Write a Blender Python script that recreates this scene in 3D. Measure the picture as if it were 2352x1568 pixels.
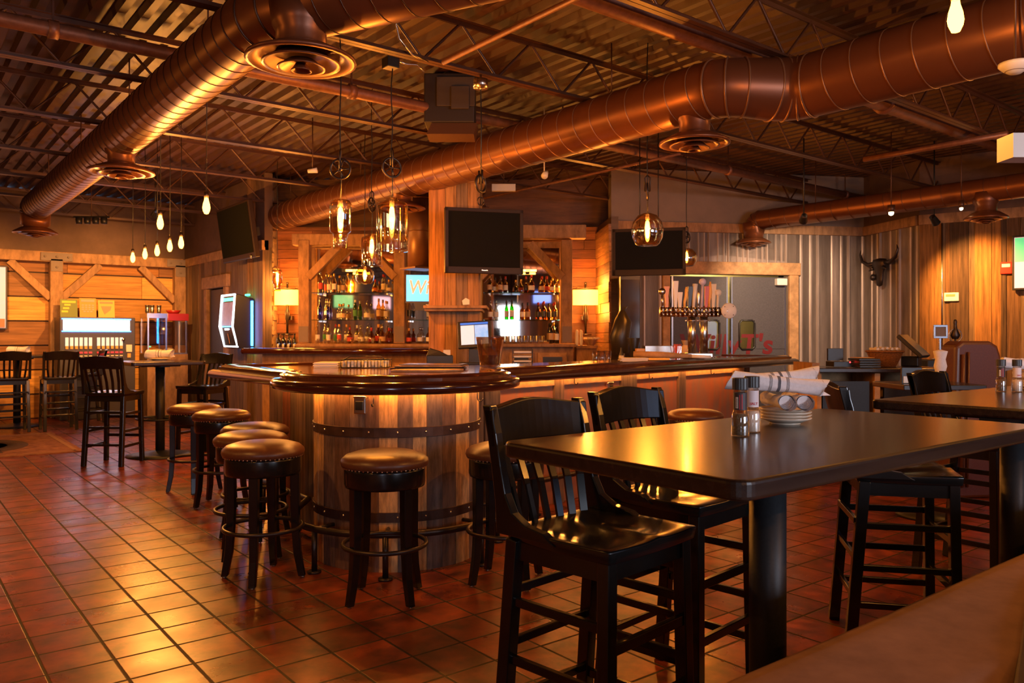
import bpy, bmesh, math, random
from mathutils import Vector, Matrix
random.seed(7)
for o in list(bpy.data.objects): bpy.data.objects.remove(o)
SC = bpy.context.scene
COL = SC.collection
PI = math.pi
# ---------------------------------------------------------------- camera
H, F, HY = 1.35, 1836.0, 772.0
CF, CR = (0.6198, 0.7848), (0.7848, -0.6198)
YAW = -math.atan2(0.6198, 0.7848)
cam = bpy.data.cameras.new('camera'); cam.sensor_width = 36; cam.lens = 36*F/2352
cam.shift_y = -12/2352; cam.clip_start = 0.05
cam.dof.use_dof = True; cam.dof.focus_distance = 3.2; cam.dof.aperture_fstop = 8
co = bpy.data.objects.new('camera', cam); co.location = (0, 0, H); co.rotation_euler = (PI/2, 0, YAW)
COL.objects.link(co); SC.camera = co
# ---------------------------------------------------------------- world, exposure
wd = bpy.data.worlds.new('world'); wd.use_nodes = True; SC.world = wd
wd.node_tree.nodes['Background'].inputs[0].default_value = (0.45, 0.6, 0.9, 1)
wd.node_tree.nodes['Background'].inputs[1].default_value = 1.0
SC.view_settings.view_transform = 'Standard'; SC.view_settings.look = 'None'
SC.view_settings.gamma = 1; SC.view_settings.use_curve_mapping = False
SC.view_settings.exposure = 1.25
WARM = (1.0, 0.37, 0.06)
BULB = 30.0      # watts of one filament bulb
def lamp(name, typ, loc, energy, color=WARM, size=0.05, rot=None, **k):
    l = bpy.data.lights.new(name, typ); l.energy = energy; l.color = color
    if typ in ('POINT', 'SPOT'): l.shadow_soft_size = size
    if typ == 'AREA': l.shape = 'RECTANGLE'; l.size = size; l.size_y = k.pop('size_y', size)
    if typ == 'SPOT': l.spot_size = k.pop('angle', 1.2); l.spot_blend = k.pop('blend', 0.5)
    o = bpy.data.objects.new(name, l); o.location = loc
    if rot: o.rotation_euler = rot
    COL.objects.link(o); return o
# daylight through the front windows behind the camera
lamp('window_daylight', 'AREA', (-4.02, -4.86, 1.85), 30, (0.80, 0.86, 1.0), .9, (math.radians(90), 0, 0), size_y=1.2)
lamp('window_daylight', 'AREA', (2.8, -4.86, 1.72), 75, (0.80, 0.86, 1.0), 3.0, (math.radians(90), 0, 0), size_y=1.4)

# ---------------------------------------------------------------- coordinates
def W(X, D): return (CF[0]*D + CR[0]*X, CF[1]*D + CR[1]*X)
def PX(px, D): return W((px-1176)/F*D, D)
def ZZ(py, D): return H + (HY-py)/F*D
def XX(px, D): return (px-1176)/F*D

# ---------------------------------------------------------------- materials
MATS = {}
def mat(name, col=(.5, .5, .5), rough=.5, metal=0, spec=.5, attr=False, noise=None, bump=0, emit=None, estr=0, coat=0, trans=0, alpha=1, rvar=0):
    """noise = (scale vector, contrast, second colour or None)"""
    if name in MATS: return MATS[name]
    m = bpy.data.materials.new(name); m.use_nodes = True; nt = m.node_tree; N = nt.nodes; L = nt.links
    b = N['Principled BSDF']; b.inputs['Roughness'].default_value = rough; b.inputs['Metallic'].default_value = metal
    b.inputs['Specular IOR Level'].default_value = spec; b.inputs['Coat Weight'].default_value = coat; b.inputs['Coat Roughness'].default_value = .12
    c4 = (*col, 1); b.inputs['Base Color'].default_value = c4
    src = None
    if attr:
        a = N.new('ShaderNodeVertexColor'); a.layer_name = 'tone'; src = a.outputs['Color']
    if noise:
        sc, con, c2 = noise
        tc = N.new('ShaderNodeTexCoord'); mp = N.new('ShaderNodeMapping'); mp.inputs['Scale'].default_value = sc
        L.new(tc.outputs['Object'], mp.inputs['Vector'])
        if attr:   # shift the grain from plank to plank
            ad = N.new('ShaderNodeVectorMath'); ad.operation = 'MULTIPLY_ADD'; L.new(src, ad.inputs[0]); ad.inputs[1].default_value = (91, 57, 133); L.new(mp.outputs[0], ad.inputs[2]); vec = ad.outputs[0]
        else: vec = mp.outputs[0]
        nz = N.new('ShaderNodeTexNoise'); nz.inputs['Scale'].default_value = 1; nz.inputs['Detail'].default_value = 6; nz.inputs['Roughness'].default_value = .65
        L.new(vec, nz.inputs['Vector'])
        rp = N.new('ShaderNodeMapRange'); rp.inputs[1].default_value = .3; rp.inputs[2].default_value = .7; rp.inputs[3].default_value = 0; rp.inputs[4].default_value = 1
        L.new(nz.outputs['Fac'], rp.inputs[0])
        mx = N.new('ShaderNodeMix'); mx.data_type = 'RGBA'
        L.new(rp.outputs[0], mx.inputs['Factor'])
        if c2 is not None:
            mx.inputs['A'].default_value = (*c2, 1)
            if src: L.new(src, mx.inputs['B'])
            else: mx.inputs['B'].default_value = c4
        else:
            mx.blend_type = 'MULTIPLY'; mx.inputs['Factor'].default_value = 1
            L.remove(mx.inputs['Factor'].links[0])
            cr = N.new('ShaderNodeMapRange'); cr.inputs[3].default_value = 1-con; cr.inputs[4].default_value = 1+con*.4
            L.new(rp.outputs[0], cr.inputs[0]); L.new(cr.outputs[0], mx.inputs['B'])
            if src: L.new(src, mx.inputs['A'])
            else: mx.inputs['A'].default_value = c4
        src = mx.outputs['Result']
        if bump:
            bp = N.new('ShaderNodeBump'); bp.inputs['Strength'].default_value = bump; bp.inputs['Distance'].default_value = .01
            L.new(nz.outputs['Fac'], bp.inputs['Height']); L.new(bp.outputs[0], b.inputs['Normal'])
        if rvar:
            rr = N.new('ShaderNodeMapRange'); rr.inputs[3].default_value = rough-rvar; rr.inputs[4].default_value = rough+rvar
            L.new(rp.outputs[0], rr.inputs[0]); L.new(rr.outputs[0], b.inputs['Roughness'])
    if src: L.new(src, b.inputs['Base Color'])
    if emit is not None:
        b.inputs['Emission Color'].default_value = (*emit, 1); b.inputs['Emission Strength'].default_value = estr
    MATS[name] = m; return m
def glass(name, tint=(1, 1, 1), refl=.12, rough=.02):
    m = bpy.data.materials.new(name); m.use_nodes = True; nt = m.node_tree; N = nt.nodes; L = nt.links
    N.remove(N['Principled BSDF'])
    t = N.new('ShaderNodeBsdfTransparent'); t.inputs[0].default_value = (*tint, 1)
    g = N.new('ShaderNodeBsdfGlossy'); g.inputs['Roughness'].default_value = rough; g.inputs[0].default_value = (1, 1, 1, 1)
    lw = N.new('ShaderNodeLayerWeight'); lw.inputs[0].default_value = .35
    mr = N.new('ShaderNodeMapRange'); mr.inputs[3].default_value = refl*.4; mr.inputs[4].default_value = min(1, refl*4)
    L.new(lw.outputs['Facing'], mr.inputs[0])
    x = N.new('ShaderNodeMixShader'); L.new(mr.outputs[0], x.inputs[0]); L.new(t.outputs[0], x.inputs[1]); L.new(g.outputs[0], x.inputs[2])
    L.new(x.outputs[0], N['Material Output'].inputs[0]); MATS[name] = m; return m

M_plankV = mat('weathered planks, upright', attr=True, rough=.75, noise=((34, 34, 1.6), .7, None), bump=.35)
M_plankH = mat('weathered planks, level', attr=True, rough=.75, noise=((1.6, 1.6, 30), .5, None), bump=.35)
M_stave = mat('barrel staves', attr=True, rough=.6, noise=((38, 38, 7), .6, None), bump=.4)
M_rust = mat('rusted iron sheet', (.55, .13, .03), .6, noise=((9, 9, 2.2), 0, (.32, .19, .12)), bump=.2)
M_tin = mat('weathered corrugated tin', (.42, .34, .30), .45, .2, noise=((10, 10, .8), .55, None))
M_timber = mat('rough sawn timber', (.36, .20, .10), .75, noise=((14, 14, 5), .5, None), bump=.4)
M_timberlight = mat('pale sawn trim', (.48, .27, .12), .7, noise=((9, 9, 9), .45, None), bump=.3)
M_ceil = mat('brown painted steel', (.085, .034, .018), .42, .25, noise=((3, 3, 3), .35, None))
M_deck = mat('brown painted roof deck', (.060, .022, .011), .5, .1, noise=((6, .7, 6), .5, None))
M_duct = mat('copper brown duct paint', (.17, .058, .024), .36, .5, noise=((5, 5, 5), .15, None))
M_ductpipe = mat('copper brown spiral duct', (1, 1, 1), .36, .5, attr=True, noise=((.5, .5, .5), .1, None))
M_seam = mat('duct seam', (.10, .04, .02), .4, .6)
M_pipe = mat('brown painted pipe', (.20, .08, .045), .45, .3, noise=((20, 20, 20), .35, None))
M_brownwall = mat('brown painted wall', (.13, .075, .055), .8, noise=((4, 4, 4), .25, None))
M_greywall = mat('grey painted wall', (.22, .17, .145), .8, noise=((3, 3, 3), .15, None))
M_black = mat('black lacquered wood', (.008, .007, .0065), .22, coat=.15, noise=((8, 8, 30), .3, None))
M_blacksat = mat('black crinkle steel', (.022, .023, .026), .45, .3, noise=((120, 120, 120), .3, None))
M_table = mat('dark walnut laminate', (.030, .017, .012), .27, coat=.15, noise=((3, 45, 45), .55, None))
M_tableedge = mat('dark table edge', (.028, .019, .018), .38)
M_bartop = mat('lacquered mahogany bar top', (.13, .04, .013), .10, coat=.4, noise=((5, 40, 5), .5, None))
M_barrim = mat('lacquered mahogany rim', (.05, .011, .006), .13, coat=.7, noise=((6, 6, 30), .4, None))
M_leather = mat('brown leather', (.115, .040, .018), .36, noise=((70, 70, 70), .25, None), bump=.06)
M_brass = mat('nailheads', (.9, .7, .45), .3, 1)
M_chrome = mat('polished chrome', (.80, .76, .72), .13, 1)
M_steel = mat('brushed steel', (.62, .58, .54), .25, 1)
M_darksteel = mat('dark blackened steel', (.06, .045, .04), .38, .8)
M_blackplastic = mat('black plastic', (.015, .014, .014), .35)
M_white = mat('white plastic', (.72, .70, .66), .4)
M_cloth = mat('white napkin linen', (.74, .70, .72), .9, noise=((90, 90, 90), .12, None), bump=.1)
M_cloth2 = mat('grey napkin stripe', (.10, .10, .12), .9)
M_china = mat('cream china', (.62, .53, .42), .2, coat=.4)
M_suede = mat('brown suede', (.27, .13, .08), .85, noise=((14, 14, 14), .35, (.19, .085, .05)), bump=.05)
M_screen = mat('blank dark screen', (.0116, .0116, .0116), .9, spec=0)
M_bezel = mat('brown black bezel', (.022, .011, .008), .5, spec=.2)
M_red = mat('red plastic', (.32, .015, .012), .35)
M_paper = mat('cream paper', (.72, .66, .55), .8)
M_copper = mat('amber plastic', (.75, .38, .09), .4)
M_wicker = mat('brown wicker', (.28, .11, .035), .6, noise=((60, 60, 120), .7, None), bump=.6)
M_brick = mat('cream worn brick', (.45, .30, .18), .85, noise=((18, 18, 18), .4, None), bump=.4, attr=True)
M_redwood = mat('red brown boards', attr=True, rough=.6, noise=((3, 3, 30), .5, None), bump=.3)
M_doorgrey = mat('dark grey door', (.075, .07, .08), .5, noise=((60, 60, 60), .3, None))
M_bulb = mat('glowing bulb', (1, .7, .3), .3, emit=(1.0, .43, .06), estr=8)
M_filament = mat('glowing filament', (1, .8, .4), .3, emit=(1.0, .50, .10), estr=22)
M_amberglow = mat('glowing amber shade', (1, .5, .1), .5, emit=(1.0, .40, .03), estr=4.0)
M_whiteglow = mat('lit white panel', (1, 1, 1), .4, emit=(.75, .93, 1.0), estr=2.2)
M_blueglow = mat('lit blue strip', (.1, .4, 1), .4, emit=(.02, .25, 1.0), estr=8)
M_greenglow = mat('lit green strip', (.1, 1, .4), .4, emit=(.02, .8, .35), estr=5)
M_spotglow = mat('small lit lamp', (1, .9, .6), .4, emit=(1, .8, .4), estr=8)
def glowing(name, col, s):
    """clear lit lamp glass: light passes through and the glass glows"""
    m = bpy.data.materials.new(name); m.use_nodes = True; nt = m.node_tree; N = nt.nodes; L = nt.links; N.remove(N['Principled BSDF'])
    t = N.new('ShaderNodeBsdfTransparent'); e = N.new('ShaderNodeEmission'); e.inputs[0].default_value = (*col, 1); e.inputs[1].default_value = s
    a = N.new('ShaderNodeAddShader'); L.new(t.outputs[0], a.inputs[0]); L.new(e.outputs[0], a.inputs[1]); L.new(a.outputs[0], N['Material Output'].inputs[0]); return m
M_bulb = glowing('glowing lamp bulb', (1.0, .40, .045), 3.2); M_filament = glowing('glowing filament tube', (1.0, .42, .06), 6)
G_clear = glass('clear glass', (.98, .95, .9), .2)
G_amber = glass('amber lamp glass', (1.0, .80, .48), .6)
G_shelf = glass('greenish shelf glass', (.55, .75, .65), .3)
G_pane = glass('window glass', (.95, .97, 1), .1)
M_mirror = mat('bar mirror', (.80, .74, .66), .03, 1)

# ---------------------------------------------------------------- mesh builder
class MB:
    def __init__(s): s.v = []; s.f = []; s.c = []; s.sm = []
    def add(s, vs, fs, col=(1, 1, 1), smooth=False, M=None):
        b = len(s.v)
        s.v += [tuple(M @ Vector(p)) if M is not None else tuple(p) for p in vs]
        for f in fs: s.f.append(tuple(b+i for i in f)); s.c.append(col); s.sm.append(smooth)
        return s
    def box(s, c, d, col=(1, 1, 1), rz=0, M=None, taper=1):
        x, y, z = d[0]/2, d[1]/2, d[2]/2
        vs = [(-x*taper, -y*taper, -z), (x*taper, -y*taper, -z), (x*taper, y*taper, -z), (-x*taper, y*taper, -z), (-x, -y, z), (x, -y, z), (x, y, z), (-x, y, z)]
        T = Matrix.Translation(c) @ Matrix.Rotation(rz, 4, 'Z')
        if M is not None: T = M @ T
        return s.add(vs, [(0, 3, 2, 1), (4, 5, 6, 7), (0, 1, 5, 4), (1, 2, 6, 5), (2, 3, 7, 6), (3, 0, 4, 7)], col, False, T)
    def bar(s, a, b, w, h, col=(1, 1, 1), up=(0, 0, 1)):
        a, b = Vector(a), Vector(b); d = b-a; L = d.length
        if L < 1e-6: return s
        z = d.normalized(); u = Vector(up)
        if abs(z.dot(u)) > .98: u = Vector((0, 1, 0))
        x = u.cross(z).normalized(); y = z.cross(x)
        M = Matrix((x, y, z)).transposed().to_4x4(); M.translation = (a+b)/2
        return s.box((0, 0, 0), (w, h, L), col, M=M)
    def tube(s, pts, r, n=10, col=(1, 1, 1), closed=False, cap=True, smooth=True):
        P = [Vector(p) for p in pts]; m = len(P); R = r if isinstance(r, (list, tuple)) else [r]*m
        vs = []; fs = []; ref = None
        for i in range(m):
            a = P[(i-1) % m] if (closed or i > 0) else P[i]; b = P[(i+1) % m] if (closed or i < m-1) else P[i]
            t = (b-a).normalized()
            if ref is None:
                ref = Vector((0, 0, 1)) if abs(t.z) < .9 else Vector((1, 0, 0))
                ref = (ref - t*ref.dot(t)).normalized()
            else:
                q = ref - t*ref.dot(t); ref = q.normalized() if q.length > 1e-5 else ref
            w = t.cross(ref)
            for k in range(n):
                an = 2*PI*k/n; vs.append(P[i] + (ref*math.cos(an) + w*math.sin(an))*R[i])
        for i in range(m if closed else m-1):
            j = (i+1) % m
            for k in range(n): k2 = (k+1) % n; fs.append((i*n+k, i*n+k2, j*n+k2, j*n+k))
        if cap and not closed: fs.append(tuple(range(n-1, -1, -1))); fs.append(tuple((m-1)*n+k for k in range(n)))
        return s.add(vs, fs, col, smooth)
    def lathe(s, prof, n=24, c=(0, 0, 0), col=(1, 1, 1), M=None, smooth=True):
        vs = []; fs = []; m = len(prof)
        for r, z in prof:
            for k in range(n): a = 2*PI*k/n; vs.append((c[0]+r*math.cos(a), c[1]+r*math.sin(a), c[2]+z))
        for i in range(m-1):
            for k in range(n): k2 = (k+1) % n; fs.append((i*n+k, i*n+k2, (i+1)*n+k2, (i+1)*n+k))
        if prof[0][0] > 1e-5: fs.append(tuple(range(n-1, -1, -1)))
        if prof[-1][0] > 1e-5: fs.append(tuple((m-1)*n+k for k in range(n)))
        return s.add(vs, fs, col, smooth, M)
    def cyl(s, c, r, h, n=20, col=(1, 1, 1), M=None, smooth=True): return s.lathe([(r, 0), (r, h)], n, c, col, M, smooth)
    def torus(s, c, R, r, n=28, m=6, col=(1, 1, 1), axis='Z', M=None):
        pts = []
        for k in range(n):
            a = 2*PI*k/n; p = (R*math.cos(a), R*math.sin(a), 0)
            if axis == 'Y': p = (p[0], 0, p[1])
            if axis == 'X': p = (0, p[0], p[1])
            pts.append(Vector((c[0]+p[0], c[1]+p[1], c[2]+p[2])))
        if M is not None: pts = [M @ p for p in pts]
        return s.tube(pts, r, m, col, closed=True)
    def ball(s, c, r, n=8, m=6, col=(1, 1, 1), sz=1, M=None):
        return s.lathe([(max(r*math.sin(PI*i/m), 1e-6), -r*sz*math.cos(PI*i/m)) for i in range(m+1)], n, c, col, M)
    def prism(s, poly, z0, z1, col=(1, 1, 1), M=None, smooth=False):
        n = len(poly); vs = [(x, y, z0) for x, y in poly] + [(x, y, z1) for x, y in poly]
        fs = [tuple(range(n-1, -1, -1)), tuple(range(n, 2*n))] + [(i, (i+1) % n, n+(i+1) % n, n+i) for i in range(n)]
        return s.add(vs, fs, col, smooth, M)
    def build(s, name, m, parent=None, bevel=0, loc=None, seg=2, subsurf=0):
        me = bpy.data.meshes.new(name); me.from_pydata(s.v, [], s.f); me.validate()
        if len(me.polygons) == len(s.f):
            me.polygons.foreach_set('use_smooth', s.sm)
            ca = me.color_attributes.new('tone', 'FLOAT_COLOR', 'CORNER'); buf = []
            for p, c in zip(me.polygons, s.c): buf += [c[0], c[1], c[2], 1]*p.loop_total
            ca.data.foreach_set('color', buf)
        me.materials.append(m); me.update()
        o = bpy.data.objects.new(name, me); COL.objects.link(o)
        if loc: o.location = loc
        if parent is not None: o.parent = parent
        if bevel:
            b = o.modifiers.new('edge', 'BEVEL'); b.width = bevel; b.segments = seg; b.limit_method = 'ANGLE'; b.angle_limit = math.radians(50)
        if subsurf:
            b = o.modifiers.new('round', 'SUBSURF'); b.levels = subsurf; b.render_levels = subsurf
        return o
def tag(o, label=None, cat=None, group=None, kind=None):
    if label: o['label'] = label
    if cat: o['category'] = cat
    if group: o['group'] = group
    if kind: o['kind'] = kind
    return o
def thing(name, label, cat, loc=(0, 0, 0), rz=0, group=None):
    o = bpy.data.objects.new(name, None); o.location = loc if len(loc) == 3 else (*loc, 0); o.rotation_euler = (0, 0, rz)
    o.empty_display_size = .1; COL.objects.link(o); return tag(o, label, cat, group)
def struct(name, mb, m, **k): return tag(mb.build(name, m, **k), kind='structure')
def copy_tree(o, parent=None, loc=None, rz=None, label=None, group=None):
    c = o.copy(); COL.objects.link(c); c.parent = parent
    if loc is not None: c.location = loc if len(loc) == 3 else (*loc, 0)
    if rz is not None: c.rotation_euler = (0, 0, rz)
    if label: c['label'] = label
    if group: c['group'] = group
    for ch in list(o.children): copy_tree(ch, c)
    return c
def textobj(body, name, m, size, parent=None, loc=(0, 0, 0), rot=(0, 0, 0), ext=.002, shear=0, sx=1, align='CENTER'):
    c = bpy.data.curves.new(name, 'FONT'); c.body = body; c.size = size; c.extrude = ext; c.align_x = align; c.align_y = 'CENTER'; c.shear = shear; c.offset = size*.022
    tmp = bpy.data.objects.new('tmp', c); me = bpy.data.meshes.new_from_object(tmp); bpy.data.objects.remove(tmp); bpy.data.curves.remove(c)
    me.materials.clear(); me.materials.append(m); o = bpy.data.objects.new(name, me); o.location = loc; o.rotation_euler = rot; o.scale = (sx, 1, 1); COL.objects.link(o)
    if parent is not None: o.parent = parent
    return o
def vary(c, v=.2):
    k = 1 + random.uniform(-v, v); h = random.uniform(-v, v)*.25
    return (max(0, c[0]*k*(1+h)), max(0, c[1]*k), max(0, c[2]*k*(1-h)))
ORD = ['first', 'second', 'third', 'fourth', 'fifth', 'sixth', 'seventh', 'eighth', 'ninth', 'tenth', 'eleventh', 'twelfth', 'thirteenth', 'fourteenth', 'fifteenth', 'sixteenth', 'seventeenth', 'eighteenth', 'nineteenth', 'twentieth', 'twenty-first', 'twenty-second', 'twenty-third', 'twenty-fourth']
# ================================================================ THE SETTING
XMIN, XMAX, YMIN, YMAX, DECK = -6.0, 17.0, -5.0, 17.0, 3.72
def floor_material():
    m = bpy.data.materials.new('terracotta tiles'); m.use_nodes = True; nt = m.node_tree; N = nt.nodes; L = nt.links; b = N['Principled BSDF']
    tc = N.new('ShaderNodeTexCoord'); mp = N.new('ShaderNodeMapping'); mp.inputs['Location'].default_value = (-.518/.2485, -4.148/.2485, 0); mp.inputs['Scale'].default_value = (1/.2485,)*3
    L.new(tc.outputs['Object'], mp.inputs['Vector'])
    fr = N.new('ShaderNodeVectorMath'); fr.operation = 'FRACTION'; L.new(mp.outputs[0], fr.inputs[0])
    fl = N.new('ShaderNodeVectorMath'); fl.operation = 'FLOOR'; L.new(mp.outputs[0], fl.inputs[0])
    wn = N.new('ShaderNodeTexWhiteNoise'); L.new(fl.outputs[0], wn.inputs['Vector'])
    sub = N.new('ShaderNodeVectorMath'); sub.operation = 'SUBTRACT'; L.new(fr.outputs[0], sub.inputs[0]); sub.inputs[1].default_value = (.5, .5, 0)
    ab = N.new('ShaderNodeVectorMath'); ab.operation = 'ABSOLUTE'; L.new(sub.outputs[0], ab.inputs[0])
    sp = N.new('ShaderNodeSeparateXYZ'); L.new(ab.outputs[0], sp.inputs[0])
    mx = N.new('ShaderNodeMath'); mx.operation = 'MAXIMUM'; L.new(sp.outputs[0], mx.inputs[0]); L.new(sp.outputs[1], mx.inputs[1])
    n0 = N.new('ShaderNodeTexNoise'); n0.inputs['Scale'].default_value = 45; L.new(tc.outputs['Object'], n0.inputs['Vector'])
    ad = N.new('ShaderNodeMath'); ad.operation = 'MULTIPLY_ADD'; L.new(n0.outputs['Fac'], ad.inputs[0]); ad.inputs[1].default_value = .012; L.new(mx.outputs[0], ad.inputs[2])
    gr = N.new('ShaderNodeMapRange'); gr.inputs[1].default_value = .474; gr.inputs[2].default_value = .490; L.new(ad.outputs[0], gr.inputs[0])
    n1 = N.new('ShaderNodeTexNoise'); n1.inputs['Scale'].default_value = 7; n1.inputs['Detail'].default_value = 5; n1.inputs['Roughness'].default_value = .6; L.new(tc.outputs['Object'], n1.inputs['Vector'])
    r1 = N.new('ShaderNodeValToRGB'); e = r1.color_ramp.elements; e[0].position = .32; e[0].color = (.070, .016, .006, 1); e[1].position = .72; e[1].color = (.34, .064, .018, 1); L.new(n1.outputs['Fac'], r1.inputs[0])
    vt = N.new('ShaderNodeMapRange'); vt.inputs[3].default_value = .62; vt.inputs[4].default_value = 1.25; L.new(wn.outputs['Value'], vt.inputs[0])
    m1 = N.new('ShaderNodeMix'); m1.data_type = 'RGBA'; m1.blend_type = 'MULTIPLY'; m1.inputs['Factor'].default_value = 1; L.new(r1.outputs[0], m1.inputs['A']); L.new(vt.outputs[0], m1.inputs['B'])
    m2 = N.new('ShaderNodeMix'); m2.data_type = 'RGBA'; L.new(gr.outputs[0], m2.inputs['Factor']); L.new(m1.outputs['Result'], m2.inputs['A']); m2.inputs['B'].default_value = (.016, .009, .006, 1)
    L.new(m2.outputs['Result'], b.inputs['Base Color'])
    n2 = N.new('ShaderNodeTexNoise'); n2.inputs['Scale'].default_value = 3; n2.inputs['Detail'].default_value = 4; L.new(tc.outputs['Object'], n2.inputs['Vector'])
    rr = N.new('ShaderNodeMapRange'); rr.inputs[1].default_value = .3; rr.inputs[2].default_value = .7; rr.inputs[3].default_value = .24; rr.inputs[4].default_value = .38; L.new(n2.outputs['Fac'], rr.inputs[0])
    rg = N.new('ShaderNodeMix'); L.new(gr.outputs[0], rg.inputs['Factor']); L.new(rr.outputs[0], rg.inputs['A']); rg.inputs['B'].default_value = .7; L.new(rg.outputs[0], b.inputs['Roughness'])
    h1 = N.new('ShaderNodeMath'); h1.operation = 'MULTIPLY_ADD'; L.new(gr.outputs[0], h1.inputs[0]); h1.inputs[1].default_value = -1.0; h1.inputs[2].default_value = 1; sm = N.new('ShaderNodeMath'); sm.operation = 'MULTIPLY_ADD'; L.new(n1.outputs['Fac'], sm.inputs[0]); sm.inputs[1].default_value = .14; L.new(h1.outputs[0], sm.inputs[2]); h1 = sm
    bp = N.new('ShaderNodeBump'); bp.inputs['Strength'].default_value = .28; bp.inputs['Distance'].default_value = .008; L.new(h1.outputs[0], bp.inputs['Height']); L.new(bp.outputs[0], b.inputs['Normal'])
    return m
mb = MB(); mb.box(((XMIN+XMAX)/2, (YMIN+YMAX)/2, -.05), (XMAX-XMIN, YMAX-YMIN, .1)); struct('floor', mb, floor_material())
# corrugated roof deck, ribs along y
mb = MB(); x = XMIN; vs = []; P = .16
while x < XMAX:
    for dx, dz in ((0, 0), (.055, 0), (.075, .045), (.135, .045)): vs.append((x+dx, dz))
    x += P
for i in range(len(vs)-1):
    (x0, z0), (x1, z1) = vs[i], vs[i+1]
    mb.add([(x0, YMIN, DECK+z0), (x1, YMIN, DECK+z1), (x1, YMAX, DECK+z1), (x0, YMAX, DECK+z0)], [(0, 3, 2, 1)])
mb.box(((XMIN+XMAX)/2, (YMIN+YMAX)/2, DECK+.15), (XMAX-XMIN, YMAX-YMIN, .1))
struct('ceiling', mb, M_deck)

def upright(mb, a, b, z0, z1, w, cols, t=.03, gap=.004, side=1, wv=.35):
    """upright boards from a to b, standing out from the line towards side"""
    a, b = Vector(a), Vector(b); d = (b-a); L = d.length; d.normalize(); n = Vector((-d.y, d.x))*side; ang = math.atan2(d.y, d.x); s = 0
    while s < L-.01:
        ww = min(w*(1+random.uniform(-wv, wv)), L-s); tt = t*(1+random.uniform(-.35, .35)); c = a+d*(s+ww/2)+n*tt/2
        mb.box((c.x, c.y, (z0+z1)/2), (ww-gap, tt, z1-z0), vary(random.choice(cols), .22), rz=ang); s += ww
def level(mb, a, b, z0, z1, h, cols, t=.03, gap=.02, side=1, seg=2.2):
    a, b = Vector(a), Vector(b); d = (b-a); L = d.length; d.normalize(); n = Vector((-d.y, d.x))*side; ang = math.atan2(d.y, d.x); z = z0
    while z < z1-.01:
        hh = min(h, z1-z); s = -random.uniform(0, seg)*.7
        while s < L:
            l = seg*random.uniform(.6, 1.3); p, q = max(0, s), min(L, s+l)
            if q-p > .03:
                tt = t*(1+random.uniform(-.3, .3)); c = a+d*((p+q)/2)+n*tt/2
                mb.box((c.x, c.y, z+hh/2), (q-p-.006, tt, hh-gap), vary(random.choice(cols), .25), rz=ang)
            s += l
        z += hh
def slab(mb, a, b, z0, z1, t=.1, side=-1, col=(.10, .06, .04)):
    a, b = Vector(a), Vector(b); d = b-a; L = d.length; d.normalize(); n = Vector((-d.y, d.x))*side; c = (a+b)/2+n*t/2
    mb.box((c.x, c.y, (z0+z1)/2), (L, t, z1-z0), col, rz=math.atan2(d.y, d.x))
def tin(mb, a, b, z0, z1, p=.32, depth=.03, side=1):
    """ribbed tin sheet along a line"""
    a, b = Vector(a), Vector(b); d = b-a; L = d.length; d.normalize(); n = Vector((-d.y, d.x))*side; s = 0; pr = []
    while s < L:
        for ds, dd in ((0, 0), (p*.40, 0), (p*.43, .4), (p*.47, .4), (p*.50, 0), (p*.70, 0), (p*.73, .4), (p*.77, .4), (p*.80, 0), (p*.92, 0), (p*.94, 1), (p*.985, 1)):
            if s+ds < L: pr.append((s+ds, dd*depth))
        s += p
    pr.append((L, 0))
    for i in range(len(pr)-1):
        q0 = a+d*pr[i][0]+n*pr[i][1]; q1 = a+d*pr[i+1][0]+n*pr[i+1][1]
        mb.add([(q0.x, q0.y, z0), (q1.x, q1.y, z0), (q1.x, q1.y, z1), (q0.x, q0.y, z1)], [(0, 1, 2, 3)])

GREY = [(.28, .165, .09), (.20, .12, .07), (.33, .19, .10), (.16, .10, .065)]
HONEY = [(.58, .26, .06), (.48, .21, .055), (.62, .31, .08), (.26, .115, .045)]
REDB = [(.22, .075, .03), (.28, .09, .03), (.16, .05, .022)]
YL, XC = 15.2, 4.37
# far wall of the left room: wide level boards
mb = MB(); level(mb, (XMIN, YL), (XC, YL), 0, 2.62, .40, HONEY, t=.03, side=-1, gap=.025)
slab(mb, (XMIN, YL), (XC, YL), 0, 2.66, .1, 1, (.04, .02, .012)); struct('wall_far', mb, M_plankH)
mb = MB(); slab(mb, (XMIN, YL-.02), (XC, YL-.02), 2.66, DECK, .14, 1); struct('wall_far_upper', mb, M_brownwall)
mb = MB(); upright(mb, (XC, YL), (XC, 13.74), 0, 2.60, .17, GREY, side=-1); upright(mb, (XC, 12.88), (XC, 11.3), 0, 2.60, .17, GREY, side=-1)
upright(mb, (XC, 13.74), (XC, 12.88), 2.14, 2.60, .17, GREY, side=-1); slab(mb, (XC, YL), (XC, 13.74), 0, 2.64, .1, 1); slab(mb, (XC, 12.88), (XC, 11.3), 0, 2.64, .1, 1); struct('wall_side', mb, M_plankV)
mb = MB(); slab(mb, (XC-.01, YL), (XC-.01, 11.3), 2.64, DECK, .12, 1); struct('wall_side_upper', mb, M_brownwall)
mb = MB(); slab(mb, (XC-.05, YL), (XC-.05, 11.3), 2.60, 2.74, .1, 1); struct('trim_side', mb, M_timberlight)
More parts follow.
